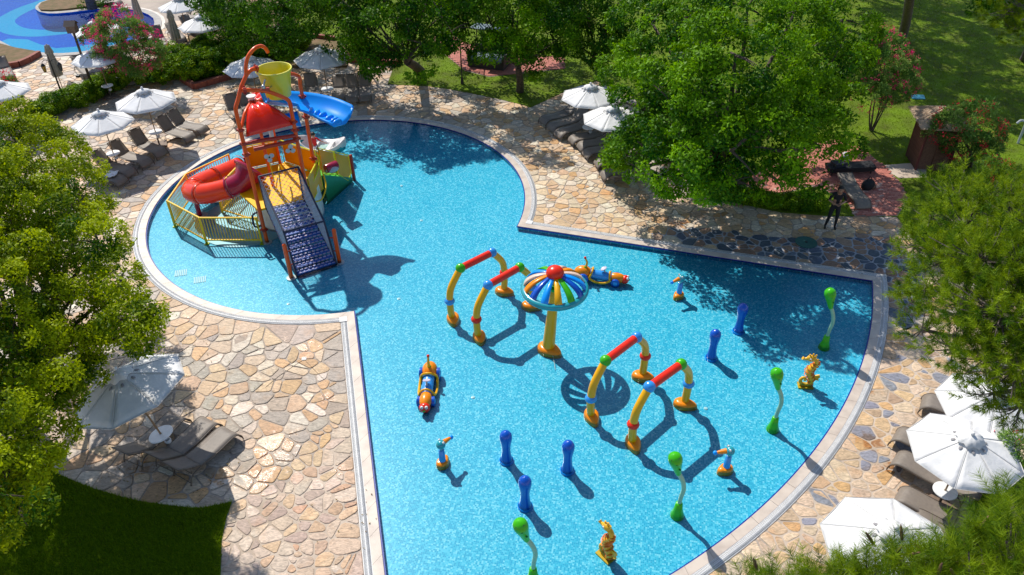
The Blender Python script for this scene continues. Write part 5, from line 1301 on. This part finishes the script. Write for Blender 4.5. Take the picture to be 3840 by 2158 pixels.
# man in black standing on the paving, head bent over what he holds (faces -y in his own frame)
J = dict(pelvis=(0, .02, .93), belly=(0, .01, 1.08), chest=(0, .02, 1.27), collar=(0, .01, 1.43), neck=(0, -.02, 1.50), skull0=(0, -.05, 1.57), skull=(0, -.07, 1.65), crown=(0, -.05, 1.72), nose=(0, -.155, 1.60),
 hipL=(-.10, .02, .89), kneeL=(-.14, -.02, .50), ankleL=(-.19, .03, .09), toeL=(-.21, -.13, .035), hipR=(.10, .02, .89), kneeR=(.12, -.04, .50), ankleR=(.13, .02, .09), toeR=(.15, -.14, .035),
 shL=(-.19, .02, 1.41), elL=(-.28, .03, 1.14), wrL=(-.10, -.20, 1.12), shR=(.19, .02, 1.41), elR=(.28, .03, 1.14), wrR=(.10, -.20, 1.14))
E = [('pelvis', 'belly'), ('belly', 'chest'), ('chest', 'collar'), ('collar', 'neck'), ('neck', 'skull0'), ('skull0', 'skull'), ('skull', 'crown'), ('skull0', 'nose'), ('pelvis', 'hipL'), ('hipL', 'kneeL'), ('kneeL', 'ankleL'), ('ankleL', 'toeL'), ('pelvis', 'hipR'), ('hipR', 'kneeR'), ('kneeR', 'ankleR'), ('ankleR', 'toeR'),
     ('collar', 'shL'), ('shL', 'elL'), ('elL', 'wrL'), ('collar', 'shR'), ('shR', 'elR'), ('elR', 'wrR')]
Rd = dict(pelvis=(.15, .11), belly=(.145, .10), chest=(.17, .11), collar=(.11, .08), neck=.055, skull0=.075, skull=.095, crown=.07, nose=.02, hipL=.095, kneeL=.062, ankleL=.042, toeL=.038, hipR=.095, kneeR=.062, ankleR=.042, toeR=.038, shL=.065, elL=.045, wrL=.028, shR=.065, elR=.045, wrR=.028)
part = {k: 1 for k in J}
for k in ('neck', 'skull0', 'skull', 'crown', 'nose', 'wrL', 'wrR'): part[k] = 0
for k in ('hipL', 'kneeL', 'hipR', 'kneeR', 'ankleL', 'ankleR'): part[k] = 2
part['toeL'] = part['toeR'] = 3
hand(J, E, Rd, part, 'wrL', 1.0, -1, (.7, -.6, 0)); hand(J, E, Rd, part, 'wrR', 1.0, 1, (-.7, -.6, 0))
a, b = G(2074.6, 576), G(2099, 577.5); c = (a+b)/2
M_trous = mat('black_trousers', (.008, .009, .013), .75, bump=.3); M_shoe = mat('black_shoe', (.01, .01, .01), .4)
man = figure('person', (c.x+.03, c.y+.02, .012), R(-12), J, E, Rd, part, [M_skin, M_bcloth, M_trous, M_shoe], 'man in black T-shirt and black trousers standing with bowed head on the shaded paving', scale=1.02)
MB().ball((0, -.03, 1.70), (.108, .115, .095), 16, 10).ball((0, .03, 1.64), (.095, .07, .09), 14, 8).build('hair', M_hair, man)
for s_ in (-1, 1): MB().ball((s_*.105, -.05, 1.64), (.014, .022, .03), 8, 6).build('ear', M_skin, man); MB().ball((s_*.035, -.152, 1.665), .012, 8, 6).build('eye', M_dark, man)
MB().ball((0, -.15, 1.60-.03), (.028, .01, .008), 8, 5).build('mouth', mat('lips', (.35, .12, .10), .5), man)
MB().box((0, 0, 0), (.075, .15, .01)).build('phone', M_dark, None, None, label='dark phone held in the hands of the man in black', cat='phone').matrix_world = Matrix.Translation((c.x+.03-.02, c.y-.27, 1.19)) @ Matrix.Rotation(R(-12), 4, 'Z') @ Matrix.Rotation(R(-30), 4, 'X')
# boy in a red T-shirt at the rocking boat
J2 = dict(pelvis=(0, 0, .62), belly=(0, 0, .72), chest=(0, .0, .85), collar=(0, 0, .95), neck=(0, 0, 1.00), skull0=(0, -.02, 1.06), skull=(0, -.01, 1.13), crown=(0, 0, 1.19), nose=(0, -.105, 1.08),
 hipL=(-.07, 0, .58), kneeL=(-.08, -.01, .33), ankleL=(-.08, .01, .06), toeL=(-.09, -.11, .025), hipR=(.07, 0, .58), kneeR=(.08, -.01, .33), ankleR=(.08, .01, .06), toeR=(.09, -.11, .025),
 shL=(-.12, 0, .93), elL=(-.17, .0, .76), wrL=(-.16, -.08, .62), shR=(.12, 0, .93), elR=(.24, -.08, .80), wrR=(.38, -.16, .70))
Rd2 = {k: (v[0]*.66, v[1]*.66) if isinstance(v, tuple) else v*.66 for k, v in Rd.items() if '_' not in k}; Rd2.update(skull=.085, skull0=.062, crown=.062, nose=.016)
E2 = [e for e in E if '_' not in e[0] and '_' not in e[1]]
part2 = {k: 1 for k in J2}
for k in ('neck', 'skull0', 'skull', 'crown', 'nose', 'wrL', 'wrR', 'kneeL', 'kneeR', 'ankleL', 'ankleR', 'toeL', 'toeR'): part2[k] = 0
for k in ('hipL', 'hipR'): part2[k] = 2
part2[('hipL', 'kneeL')] = part2[('hipR', 'kneeR')] = 2
hand(J2, E2, Rd2, part2, 'wrL', .7, -1, (.2, -.4, -.8)); hand(J2, E2, Rd2, part2, 'wrR', .7, 1, (.8, -.4, -.3))
bloc = G(787.5, 341, 1.13-.2)
M_tee = mat('red_tshirt', (.62, .015, .02), .8, bump=.2); M_shorts = mat('navy_shorts', (.02, .03, .10), .8)
boy = figure('person', (bloc.x, bloc.y, POOL_D), R(35), J2, E2, Rd2, part2, [M_skin, M_tee, M_shorts], 'small boy in red T-shirt and navy shorts standing at the white boat')
MB().ball((0, .015, 1.15), (.098, .105, .09), 16, 10).build('hair', M_hair, boy)
for s_ in (-1, 1): MB().ball((s_*.092, -.01, 1.10), (.012, .02, .026), 8, 6).build('ear', M_skin, boy); MB().ball((s_*.03, -.085, 1.12), .010, 8, 6).build('eye', M_dark, boy)
MB().ball((0, -.088, 1.055), (.022, .008, .006), 8, 5).build('mouth', MATS['lips'], boy)
# ================================================================== foliage
L_ficus = leaf_mat('ficus_leaf', (.011, .072, .002), (.33, .41, .002), .34, .5)  # dark colour set from shaded leaves, light one from sunlit leaves
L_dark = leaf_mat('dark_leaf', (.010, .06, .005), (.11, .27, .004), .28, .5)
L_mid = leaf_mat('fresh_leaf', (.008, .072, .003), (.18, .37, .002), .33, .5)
L_ole = leaf_mat('oleander_leaf', (.06, .17, .025), (.28, .42, .10), .32, .5)
L_fl = leaf_mat('pink_flower', (.62, .012, .10), (.80, .06, .22), .35, .6)
L_fr = leaf_mat('red_flower', (.55, .01, .03), (.70, .05, .08), .3, .6)
L_pine = leaf_mat('pine_needle', (.022, .09, .004), (.27, .37, .012), .32, .5)
L_hedge = leaf_mat('hedge_leaf', (.015, .10, .004), (.24, .38, .006), .3, .5)
def quads(P, D, size, asp=.45):
    """leaf quads at P with long axis D (unit) and random roll"""
    n = len(P); r = nrg.normal(size=(n, 3)); X = np.cross(D, r); X /= np.linalg.norm(X, axis=1)[:, None]+1e-9
    s = size*nrg.uniform(.65, 1.3, n)[:, None]; Lx = X*s*asp*.5
    a = P; m = P+D*s*.45; e = P+D*s
    V = np.stack([a, m+Lx, e, m-Lx], 1).reshape(-1, 3); F = np.arange(4*n).reshape(n, 4); return V, F
def unit(a): return a/(np.linalg.norm(a, axis=-1, keepdims=True)+1e-9)
def crown(name, lobes, mat_, parent, per, size, clump=.32, asp=.5, up=.35, seed=0, flat=1.0, yell=.35, floor=.25, br=None, cover=.8, nf=.35, inner=.55):
    """lobes: (centre, radius). Every lobe carries boughs (small leaf domes of radius br) on its skin;
    leaves lie roughly along the dome surface, so a bough catches the sun as one mass. per = boughs per m2 of lobe radius squared"""
    g = np.random.default_rng(100+seed); Ps = []; Ds = []; Ns = []; Ls = []; br = br or clump
    C = np.array([tuple(c) for c, r in lobes]); Rr = np.array([r for c, r in lobes])
    for c, r in zip(C, Rr):
        nb = max(6, int(per*r*r/(br*br)*1.55))
        d = unit(g.normal(size=(nb, 3))); rad = r*g.uniform(.72, 1.22, nb)-br*.35
        bc = c+d*rad[:, None]
        dist = np.linalg.norm(bc[:, None, :]-C[None], axis=2)/Rr[None]; keep = (np.sort(dist, axis=1)[:, 0] > inner) & (bc[:, 2] > floor)
        bc, d = bc[keep], d[keep]
        for q, dq in zip(bc, d):
            rb = br*g.uniform(.65, 1.45); n = int(cover*2*math.pi*rb*rb/(size*size*asp*.5))
            ax = unit(dq+np.array([0, 0, up])+g.normal(size=3)*.25); v = unit(g.normal(size=(n, 3))+ax*1.1)
            v = v-ax*np.minimum(0, v@ax)[:, None]*1.2; v = unit(v)
            el = 1+.45*g.random()*0; rr = rb*(g.uniform(.72, 1.08, n)+.28*(g.random(n) < .10))
            p = q+v*rr[:, None]*np.array([1, 1, .72]); N = unit(v+np.array([0, 0, .25])+g.normal(size=(n, 3))*nf)
            T = unit(np.cross(N, g.normal(size=(n, 3)))+v*.55)
            Ps.append(p); Ns.append(N); Ds.append(T); tone = g.random()
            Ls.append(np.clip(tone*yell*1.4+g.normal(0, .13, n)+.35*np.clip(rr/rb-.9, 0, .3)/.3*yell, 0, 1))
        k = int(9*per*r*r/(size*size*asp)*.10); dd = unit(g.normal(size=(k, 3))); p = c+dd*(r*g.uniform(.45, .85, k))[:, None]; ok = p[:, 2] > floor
        Ps.append(p[ok]); Ns.append(unit(g.normal(size=(ok.sum(), 3)))); Ds.append(unit(g.normal(size=(ok.sum(), 3)))); Ls.append(np.full(ok.sum(), .05))  # inner fill leaves all dark: shade inside the crown put into their colour
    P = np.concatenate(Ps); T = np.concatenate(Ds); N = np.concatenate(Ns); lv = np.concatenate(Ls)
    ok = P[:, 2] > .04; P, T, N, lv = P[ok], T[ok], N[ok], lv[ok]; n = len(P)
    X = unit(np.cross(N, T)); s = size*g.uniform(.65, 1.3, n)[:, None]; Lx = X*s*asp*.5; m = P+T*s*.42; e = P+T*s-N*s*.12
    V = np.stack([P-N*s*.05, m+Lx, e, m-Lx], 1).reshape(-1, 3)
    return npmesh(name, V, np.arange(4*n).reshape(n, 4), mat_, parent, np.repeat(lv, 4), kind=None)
def limbs(base, lobes, r0, parent, m=M_bark, lean=(0, 0), name='trunk', fork=.45):
    base = Vector(base); top = sum((c for c, r in lobes), Vector())/len(lobes); zf = base.z+(top.z-base.z)*fork
    f = base.lerp(Vector((top.x, top.y, zf)), .75); f.z = zf
    P = spline([base, base.lerp(f, .5)+Vector((.05, .03, 0)), f], 5)
    MB().tube([base-Vector((0, 0, .05))]+P, [r0*1.45]+[r0*(1.1-.35*k/len(P)) for k in range(len(P))], 12).build(name, m, parent, 60)
    mb = MB()
    for c, r in lobes:
        q = f.lerp(c, .5)+Vector((rng.uniform(-.2, .2), rng.uniform(-.2, .2), .1)); Q = spline([f, q, c], 4); mb.tube(Q, [r0*.34*(1-.75*k/len(Q)) for k in range(len(Q))], 6)
        for _ in range(3):
            e = c+Vector((rng.gauss(0, 1), rng.gauss(0, 1), rng.gauss(0, .8))).normalized()*r*.8; mb.tube([c, c.lerp(e, .5)+Vector((0, 0, .05)), e], [r0*.14, r0*.08, .01], 5)
    mb.build('branches', m, parent, 60)
def SH(x, y, z, r):
    """a lobe at height z whose shadow falls on the surveyed ground point"""
    p = G(x, y, 0)+sd*(z/sd.z); return (p, r)
def tree(name, label, cat, lobes_px, base_px, lm, per, size, r0=.16, group=None, seed=0, extra=(), **kw):
    L_ = [(G(x, y, z), r) for x, y, z, r in lobes_px]+list(extra); b = G(*base_px, 0)
    t = empty(name, b, 0, label, cat, group)
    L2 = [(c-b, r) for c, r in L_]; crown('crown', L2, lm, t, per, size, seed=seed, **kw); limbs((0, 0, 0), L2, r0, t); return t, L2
def flowers(t, L2, m, n, size=.05, seed=0, name='flowers', zmin=-9):
    g = np.random.default_rng(500+seed); Ps = []; Ds = []
    C = np.array([tuple(c) for c, r in L2]); Rr = np.array([r for c, r in L2])
    for _ in range(n):
        i = g.choice(len(Rr), p=Rr**2/np.sum(Rr**2)); d = g.normal(size=3); d /= np.linalg.norm(d); p = C[i]+d*Rr[i]*g.uniform(1.0, 1.2)
        if p[2] < zmin or np.min(np.linalg.norm(C-p, axis=1)/Rr) < .95: continue
        k = g.integers(6, 15); q = p+g.normal(size=(k, 3))*.06; Ps.append(q); dd = g.normal(size=(k, 3))+d; Ds.append(dd/np.linalg.norm(dd, axis=1)[:, None])
    P = np.concatenate(Ps); D = np.concatenate(Ds); V, F = quads(P, D, size, .8); return npmesh(name, V, F, m, t, np.repeat(g.random(len(P)), 4), kind='stuff')
# --- big tree on the left, close to the camera
tree('ficus_tree', 'huge bushy tree filling the left edge, its leaves yellow green in the sun', 'tree',
 [(20, 350, 5.4, 1), (70, 400, 5.5, 1.25), (175, 400, 4.9, 0.85), (110, 500, 5.2, 1.35), (215, 495, 5.0, 0.8), (30, 560, 5.8, 1.3), (150, 610, 5.2, 1.35), (250, 615, 6.0, 0.65), (60, 730, 5.3, 1.3), (190, 740, 4.7, 1.15), (300, 720, 5.6, 0.65), (335, 790, 5.5, 0.45), (30, 880, 4.9, 1.1), (140, 880, 4.3, 1.15), (260, 840, 4.4, 0.75), (355, 850, 5.2, 0.32), (60, 990, 4.6, 1), (150, 950, 4.1, 0.7), (20, 1090, 4.3, 0.9), (90, 1080, 4.4, 0.65), (15, 1200, 4.1, 0.7), (85, 1170, 4.2, 0.4), (50, 1290, 4, 0.35), (-80, 500, 6.6, 1.5), (-90, 750, 6, 1.6), (-90, 1000, 5.4, 1.4), (-60, 1250, 4.9, 1), (-160, 880, 5.7, 1.6)],
 (-40, 980), L_ficus, 1.2, .085, r0=.26, seed=1, clump=.30, yell=.85, extra=[SH(60, 1400, 6.5, 1.6), SH(-60, 1300, 7, 1.6), SH(60, 1250, 6.8, 1.3), SH(160, 1330, 6.9, 1.2), SH(60, 1480, 6.2, 1.6), SH(200, 1440, 6.3, 1.1)])
# --- big tree right of the middle
tree('spreading_tree', 'very large round leafy tree right of the middle, overhanging paving and loungers', 'tree',
 [(1640, 60, 5.1, 1.5), (1760, 30, 6.1, 1.6), (1880, 20, 6.5, 1.6), (2000, 30, 5.7, 1.6), (2120, 50, 4.7, 1.4), (1612, 170, 4.1, 1.2), (1710, 150, 5.6, 1.6), (1850, 140, 6.5, 1.8), (1980, 150, 5.7, 1.7), (2090, 160, 4.2, 1.4), (1606, 270, 4, 1.05), (1700, 270, 4.6, 1.5), (1830, 270, 5.2, 1.7), (1960, 280, 4.7, 1.6), (2050, 270, 3.7, 1.3), (1625, 375, 2.8, 0.95), (1715, 370, 3.8, 1.3), (1840, 380, 4.2, 1.5), (1960, 380, 4.1, 1.4), (2060, 370, 3.5, 1.2), (1850, 455, 2.4, 0.85), (1700, 440, 2.3, 0.7), (1950, 450, 2.4, 0.8), (1565, 345, 2.4, 0.55), (1770, 440, 2.6, 0.8), (1600, 425, 2, 0.5), (1560, 390, 1.4, 0.45)],
 (1850, 470), L_mid, 1.15, .14, r0=.38, seed=2, clump=.42, yell=.65, extra=[SH(1760, 560, 2.6, .9), SH(1860, 565, 2.8, 1.0), SH(1960, 565, 3.0, 1.0), SH(2060, 575, 3.2, 1.0), SH(2160, 600, 3.6, 1.0), SH(2230, 650, 4.2, .8)])
G_T = 'leafy trees standing along the top of the picture'
tree('dark_evergreen', 'dark evergreen tree behind the hedge bed, left of the shaded umbrella', 'tree', [(545, 15, 3.5, 1.3), (600, 50, 3, 1.5), (680, 50, 3.4, 1.6), (750, 45, 3, 1.4), (640, -10, 5, 1.7), (740, -10, 5, 1.6), (570, -20, 5, 1.4), (800, 0, 4.4, 1.2), (560, 90, 1.5, .8), (640, 105, 1.4, .9), (720, 110, 1.3, .9), (530, 60, 2.2, .8)], (660, 60), L_dark, 1.0, .14, seed=3, group=G_T, clump=.40, yell=.5)
tree('leafy_tree', 'leafy tree with a stout grey trunk at the left end of the top lawn', 'tree', [(880, 20, 4.7, 1.5), (890, 80, 3.6, 1.2), (950, 60, 4.1, 1.6), (1030, 50, 4.2, 1.7), (1110, 40, 4.2, 1.5), (980, 110, 3.3, 1.2), (1060, 110, 3.4, 1.2), (1150, 70, 3.7, 1.2), (960, -10, 5.1, 1.6), (1080, -10, 4.9, 1.6), (950, 145, 2.5, 0.7)], (1056, 178), L_mid, 1.05, .15, r0=.24, seed=4, group=G_T, clump=.42, yell=.42)
tree('leafy_tree', 'yellowish green leafy tree with a grey trunk in the middle of the top lawn', 'tree', [(1225, 60, 3.7, 1.2), (1290, 40, 3.9, 1.4), (1340, 90, 3.3, 1.2), (1270, 120, 2.9, 1), (1380, 40, 4.1, 1.3), (1310, -10, 4.7, 1.5), (1210, 0, 4.6, 1.2), (1350, 140, 2.6, 0.8), (1230, 120, 2.8, 0.7), (1400, 100, 3.2, 0.9)], (1308, 232), L_mid, 1.05, .14, r0=.18, seed=5, group=G_T, clump=.38, yell=.8)
tree('leafy_tree', 'grey green leafy tree between the yellowish tree and the huge round one', 'tree', [(1470, 40, 4.2, 1.5), (1530, 70, 3.6, 1.3), (1440, 90, 3, 1), (1500, 110, 2.6, 1), (1470, -15, 5, 1.5), (1560, 0, 4.9, 1.4), (1540, 130, 2.2, 0.8)], (1490, 160), L_mid, 1.05, .14, seed=6, group=G_T, clump=.40, yell=.3)
for i, (x, y, lab) in enumerate([(850, -60, 'far dark tree beyond the top edge, behind the shaded umbrella'), (1180, -60, 'far dark tree beyond the top edge, above the black lamp post'), (1420, -70, 'far dark tree beyond the top edge, above the farther white umbrella')]):
    tree('dark_evergreen', lab, 'tree', [(x-60, y+20, 4, 1.8), (x+50, y+10, 4.5, 2.0), (x, y-20, 6, 2.0)], (x, y+40), L_dark, .8, .2, seed=20+i, group=G_T, clump=.6)
# --- oleanders
G_O = 'flowering oleanders'
def stems(t, tops, n=5, r=.03, m=M_bark):
    for k in range(n):
        mb = MB(); c = tops[k % len(tops)][0]; a = 6.28*k/n; mb.tube(spline([(.06*math.cos(a), .06*math.sin(a), 0), (c.x*.4+.15*math.cos(a), c.y*.4+.15*math.sin(a), c.z*.45), tuple(c)], 4), [r*1.3]*3+[r]*3+[r*.6]*3, 6)
        mb.build('stem', m, t, 60)
def oleander(label, lobes, base, fl, nf, seed, per=1.2, size=.13, tname='oleander_bush'):
    L_ = [(G(x, y, z), r) for x, y, z, r in lobes]; b = G(*base, 0); t = empty(tname, b, 0, label, 'oleander', G_O); L2 = [(c-b, r) for c, r in L_]
    crown('foliage', L2, L_ole, t, per, size, asp=.28, clump=.24, up=.7, seed=seed, floor=.05, cover=1.15, nf=.8, yell=.5); stems(t, L2); flowers(t, L2, fl, nf, .055, seed); return t
oleander('round oleander tree covered in pink blossom beside the birdhouse pole', [(305, 100, 2.7, 1.15), (262, 110, 2.5, .8), (360, 115, 2.5, .85), (300, 62, 3.2, .8), (340, 150, 2.0, .7), (270, 145, 2.0, .6), (380, 150, 2.0, .45), (250, 80, 2.7, .5)], (345, 198), L_fl, 850, 30)
oleander('pale oleander with pink blossom at the right edge of the huge round tree', [(2225, 165, 3, 1.0), (2262, 205, 2.6, .75), (2200, 230, 2.3, .8), (2225, 120, 3.4, .75), (2270, 160, 2.8, .5), (2170, 190, 2.6, .7)], (2192, 330), L_fl, 330, 31)
oleander('oleander with red blossom leaning over the thatched cabin', [(2400, 320, 2.0, .75), (2450, 315, 2.1, .85), (2490, 335, 1.9, .6), (2370, 330, 1.8, .5), (2430, 355, 1.5, .7)], (2440, 420), L_fr, 300, 32)
oleander('small red flowering oleander sprig between the cabin and the pine', [(2512, 425, 1.6, .35), (2505, 455, 1.2, .3)], (2515, 490), L_fr, 60, 33)
oleander('deep red flowering bush at the left edge above the big tree', [(5, 215, 1.5, .65), (10, 250, 1.2, .55), (-25, 230, 1.6, .7)], (5, 275), L_fr, 240, 34)
oleander('dark oleander bush at the lower right edge below the big umbrella', [(2540, 1130, 1.8, .42), (2560, 1200, 1.6, .5), (2515, 1185, 1.3, .3), (2560, 1260, 1.0, .4)], (2560, 1265), L_fr, 12, 35, size=.09)
# --- hedges
def hedge(label, pts, w_, h, seed, per, size=.08, name='clipped_hedge', yl=.6):
    per = .8
    P = spline([G(x, y, 0) for x, y in pts], 7); t = empty(name, (0, 0, 0), 0, label, 'hedge'); L_ = []
    for p in P:
        for k in (-1, 0, 1): L_.append((p+Vector((rng.uniform(-.06, .06), k*w_*.30, h*.55+rng.uniform(-.03, .05))), h*.48))
    crown('foliage', L_, L_hedge, t, per, size, clump=.17, seed=seed, floor=.02, yell=yl, inner=.38)
    for p in P[::4]: MB().tube([p, p+Vector((.05, .05, h*.8))], .03, 5).build('stem', M_bark, t)
    return t
hedge('long low clipped hedge running from the left tree up to the oleander trunk', hedge2, 1.0, .85, 40, 210)
hedge('bushy bright hedge in the terracotta kerbed bed left of the hook umbrella', [(455, 178), (490, 195), (530, 185), (520, 160), (580, 185), (590, 155)], 1.5, 1.25, 41, 150, .09, 'bushy_hedge')
hedge('dark shrub row behind the hook umbrella', [(600, 160), (650, 150), (700, 140), (760, 125)], 1.6, 1.3, 42, 110, .1, 'dark_shrub_row')
hedge('dark undergrowth in the bed right of the shaded umbrella', [(895, 140), (930, 148), (970, 150)], .9, .7, 43, 120, .1, 'dark_shrub_row')
hedge('low dark plants under the tree behind the man', [(1800, 490), (1900, 510), (1990, 520), (2060, 525)], .5, .35, 44, 200, .08, 'low_plants')
# ================================================================== pines
def tufts(name, P, D, parent, nn=70, L_=.13, w_=.005, seed=0, mat_=L_pine, spread=.75, stem=.22):
    g = np.random.default_rng(700+seed); n = len(P); D = D/np.linalg.norm(D, axis=1)[:, None]
    s = g.random((n, nn)); base = P[:, None, :]+D[:, None, :]*(s*stem)[:, :, None]
    r = g.normal(size=(n, nn, 3)); r -= D[:, None, :]*np.einsum('ijk,ik->ij', r, D)[:, :, None]; r /= np.linalg.norm(r, axis=2)[:, :, None]+1e-9
    dd = D[:, None, :]*(1-.45*spread)+r*spread; dd /= np.linalg.norm(dd, axis=2)[:, :, None]; ll = L_*g.uniform(.7, 1.2, (n, nn))[:, :, None]
    sd_ = np.cross(dd, g.normal(size=(n, nn, 3))); sd_ /= np.linalg.norm(sd_, axis=2)[:, :, None]+1e-9
    a = base-sd_*w_/2; b = base+sd_*w_/2; e = base+dd*ll+np.array([0, 0, -.012])
    V = np.stack([a, b, e], 2).reshape(-1, 3); F = np.arange(len(V)).reshape(-1, 3)
    lv = np.repeat(np.clip(g.random((n, 1))*.8+g.normal(.1, .15, (n, nn)), 0, 1).reshape(-1), 3); return npmesh(name, V, F, mat_, parent, lv)
def pine(label, lobes, base, per, seed, nn=70, cones=0, r0=.2, L_=.13, w_=.006):
    L_1 = [(G(x, y, z), r) for x, y, z, r in lobes]; b = Vector(base); t = empty('pine_tree', b, 0, label, 'pine tree', 'pine trees'); g = np.random.default_rng(800+seed)
    P = []; D = []; mb = MB()
    top = sum(((c-b) for c, r in L_1), Vector())/len(L_1)
    MB().tube(spline([(0, 0, -.05), (top.x*.1, top.y*.1, top.z*.4), (top.x*.45, top.y*.45, top.z*.85)], 6), [r0*1.3]+[r0*(1-.6*k/12) for k in range(12)], 10).build('trunk', M_pbark, t, 60)
    hub = Vector((top.x*.3, top.y*.3, top.z*.66))
    for c, r in L_1:
        c = c-b; q = hub.lerp(c, .5)-Vector((0, 0, .2)); mb.tube(spline([hub, q, c], 4), [.09, .08, .07, .06, .05, .045, .04, .035, .03], 6)
        n = max(4, int(per*r*r)); d = g.normal(size=(n, 3)); d /= np.linalg.norm(d, axis=1)[:, None]; rr = r*g.uniform(.35, 1.08, n)
        p = np.array(tuple(c))+d*rr[:, None]*np.array([1, 1, .75]); P.append(p); D.append(d*.8+np.array([0, 0, .75])+g.normal(size=(n, 3))*.25)
        for i in range(0, n, 3):
            e = Vector(p[i]); m_ = c.lerp(e, .5)+Vector((0, 0, -.04)); mb.tube([c, m_, e], [.018, .012, .007], 4, cap=False)
    mb.build('branches', M_pbark, t, None)
    P = np.concatenate(P); D = np.concatenate(D); tufts('needles', P, D, t, nn, L_, w_, seed)
    cm = MB(); 
    for i in range(cones):
        k = int(g.integers(len(P))); p = Vector(P[k]); d = Vector(D[k]).normalized()+Vector((rng.uniform(-.3, .3), rng.uniform(-.3, .3), .4)); d.normalize()
        MB().tube([p+d*.12, p+d*.17, p+d*.23, p+d*.26], [.012, .016, .012, .004], 6).build('young_cone', mat('brown_cone', (.20, .10, .06), .8, (.12, .06, .04), 60), t)
    return t
pine('pine with fresh green needles filling the right edge in front of the lawn',
 [(2410, 500, 7.6, .7), (2500, 490, 8.0, .75), (2340, 545, 7.6, .55), (2430, 570, 8.2, .8), (2550, 550, 8.4, .9), (2300, 620, 7.2, .45), (2380, 650, 8, .7), (2480, 660, 8.5, .9), (2570, 680, 8.6, .9), (2330, 720, 7.4, .5), (2420, 770, 8, .7), (2520, 790, 8.4, .8), (2320, 830, 6.8, .4), (2400, 880, 7.3, .5), (2480, 900, 7.8, .6), (2560, 920, 8, .7), (2500, 990, 7.2, .45), (2570, 1020, 7.2, .5), (2650, 600, 8.6, 1.2), (2660, 850, 8.2, 1.2), (2300, 760, 6.6, .3)],
 (14.6, 12.2, 0), 210, 1, nn=60, w_=.009)
pine('pine whose tops with brown young cones rise into the bottom right corner',
 [(1890, 1490, 9.2, .22), (1980, 1490, 9.4, .24), (2055, 1475, 9.5, .20), (2120, 1480, 9.6, .24), (2200, 1470, 9.8, .20), (2262, 1405, 9.9, .16), (2250, 1490, 9.8, .26), (2340, 1490, 9.9, .26), (2358, 1420, 9.5, .18), (2430, 1420, 9.8, .26), (2500, 1375, 9.6, .20), (2565, 1310, 9.4, .28), (2450, 1475, 10, .32), (2550, 1420, 10, .36), (2600, 1360, 9.6, .5), (2080, 1520, 9.4, .4), (2300, 1540, 9.7, .5), (2500, 1540, 9.8, .6)],
 (7.0, 5.2, 0), 520, 2, nn=90, cones=44, r0=.16, L_=.13, w_=.004)
pine('pine bough hanging into the top right corner', [(2545, 20, 6.5, 1.0), (2570, 70, 5.6, .8), (2530, 60, 5.8, .6), (2600, 30, 6.5, 1.3)], tuple(G(2620, 150, 0)), 60, 3, nn=60, L_=.2, w_=.014)
# bare trunks on the far lawn
for (x, y), top, r, lab in (((2266, 103), (2300, -90, 7), .26, 'bare grey pine trunk rising from the lawn right of the huge round tree'), ((2576, 150), (2600, 40, 4), .2, 'dark trunk at the right edge of the far lawn')):
    b = G(x, y, 0); e = G(*top)-b; t = empty('tall_pine', b, 0, lab, 'pine tree')
    MB().tube(spline([(0, 0, -.05), tuple(e*.35+Vector((.1, 0, 0))), tuple(e)], 6), [r*1.25]+[r*(1-.3*k/12) for k in range(12)], 12).build('trunk', M_pbark, t, 60)
    crown('crown', [(e+Vector((0, 0, 2)), 2.2), (e+Vector((2, 1, 2.4)), 2.0), (e+Vector((-2, .5, 2.2)), 2.0)], L_dark, t, .8, .2, seed=int(x), clump=.5)
# trees beyond the top of the frame whose shade lies on the far lawn
for i, (spots, lab) in enumerate(((((2300, 60), (2380, 40), (2340, 110), (2290, 20), (2350, 0), (2260, 60), (2420, 20)), 'tall park tree beyond the frame, shading the lawn behind the bare pine trunk'), (((2400, 150), (2470, 190), (2320, 170), (2440, 110), (2380, 190), (2300, 130), (2360, 150), (2420, 230)), 'tall park tree beyond the frame, shading the middle of the right lawn'),
                   (((2380, 235), (2460, 245), (2540, 215), (2320, 240)), 'tall park tree beyond the frame, shading the lawn above the thatched cabin'), (((2530, 60), (2560, 130), (2470, 50), (2520, 90)), 'tall park tree beyond the frame, shading the far right corner of the lawn'))):
    L_ = [SH(x, y, 9.5+rng.uniform(-1, 1), 2.1) for x, y in spots]; c = sum((q for q, r in L_), Vector())/len(L_); b = Vector((c.x, c.y, 0))
    t = empty('park_tree', b, 0, lab, 'tree', 'park trees beyond the right lawn'); L2 = [(q-b, r) for q, r in L_]
    crown('crown', L2, L_dark, t, .8, .24, seed=60+i, clump=.6, cover=.75); limbs((0, 0, 0), L2, .22, t, M_pbark, fork=.8)
# trunk on the planted island and dry plants
t = empty('island_tree', G(232, 22, .14), 0, 'grey trunk standing on the planted island of the blue pool', 'tree'); MB().tube([(0, 0, 0), (.05, 0, 1.0), (0, .05, 2.6)], [.32, .26, .22], 12).build('trunk', M_pbark, t, 60)
crown('leaves', [(Vector((.5, .1, .25)), .4), (Vector((-.5, .2, .2)), .35), (Vector((.9, .3, .2)), .3)], L_mid, t, 1, .12, seed=77, floor=.0, clump=.2)
print('tris', sum(len(o.data.loop_triangles) if False else sum(max(1, p.loop_total-2) for p in o.data.polygons) if len(o.data.polygons) < 3000 else len(o.data.polygons)*(o.data.polygons[0].loop_total-2) for o in sc.objects if o.type == 'MESH'))
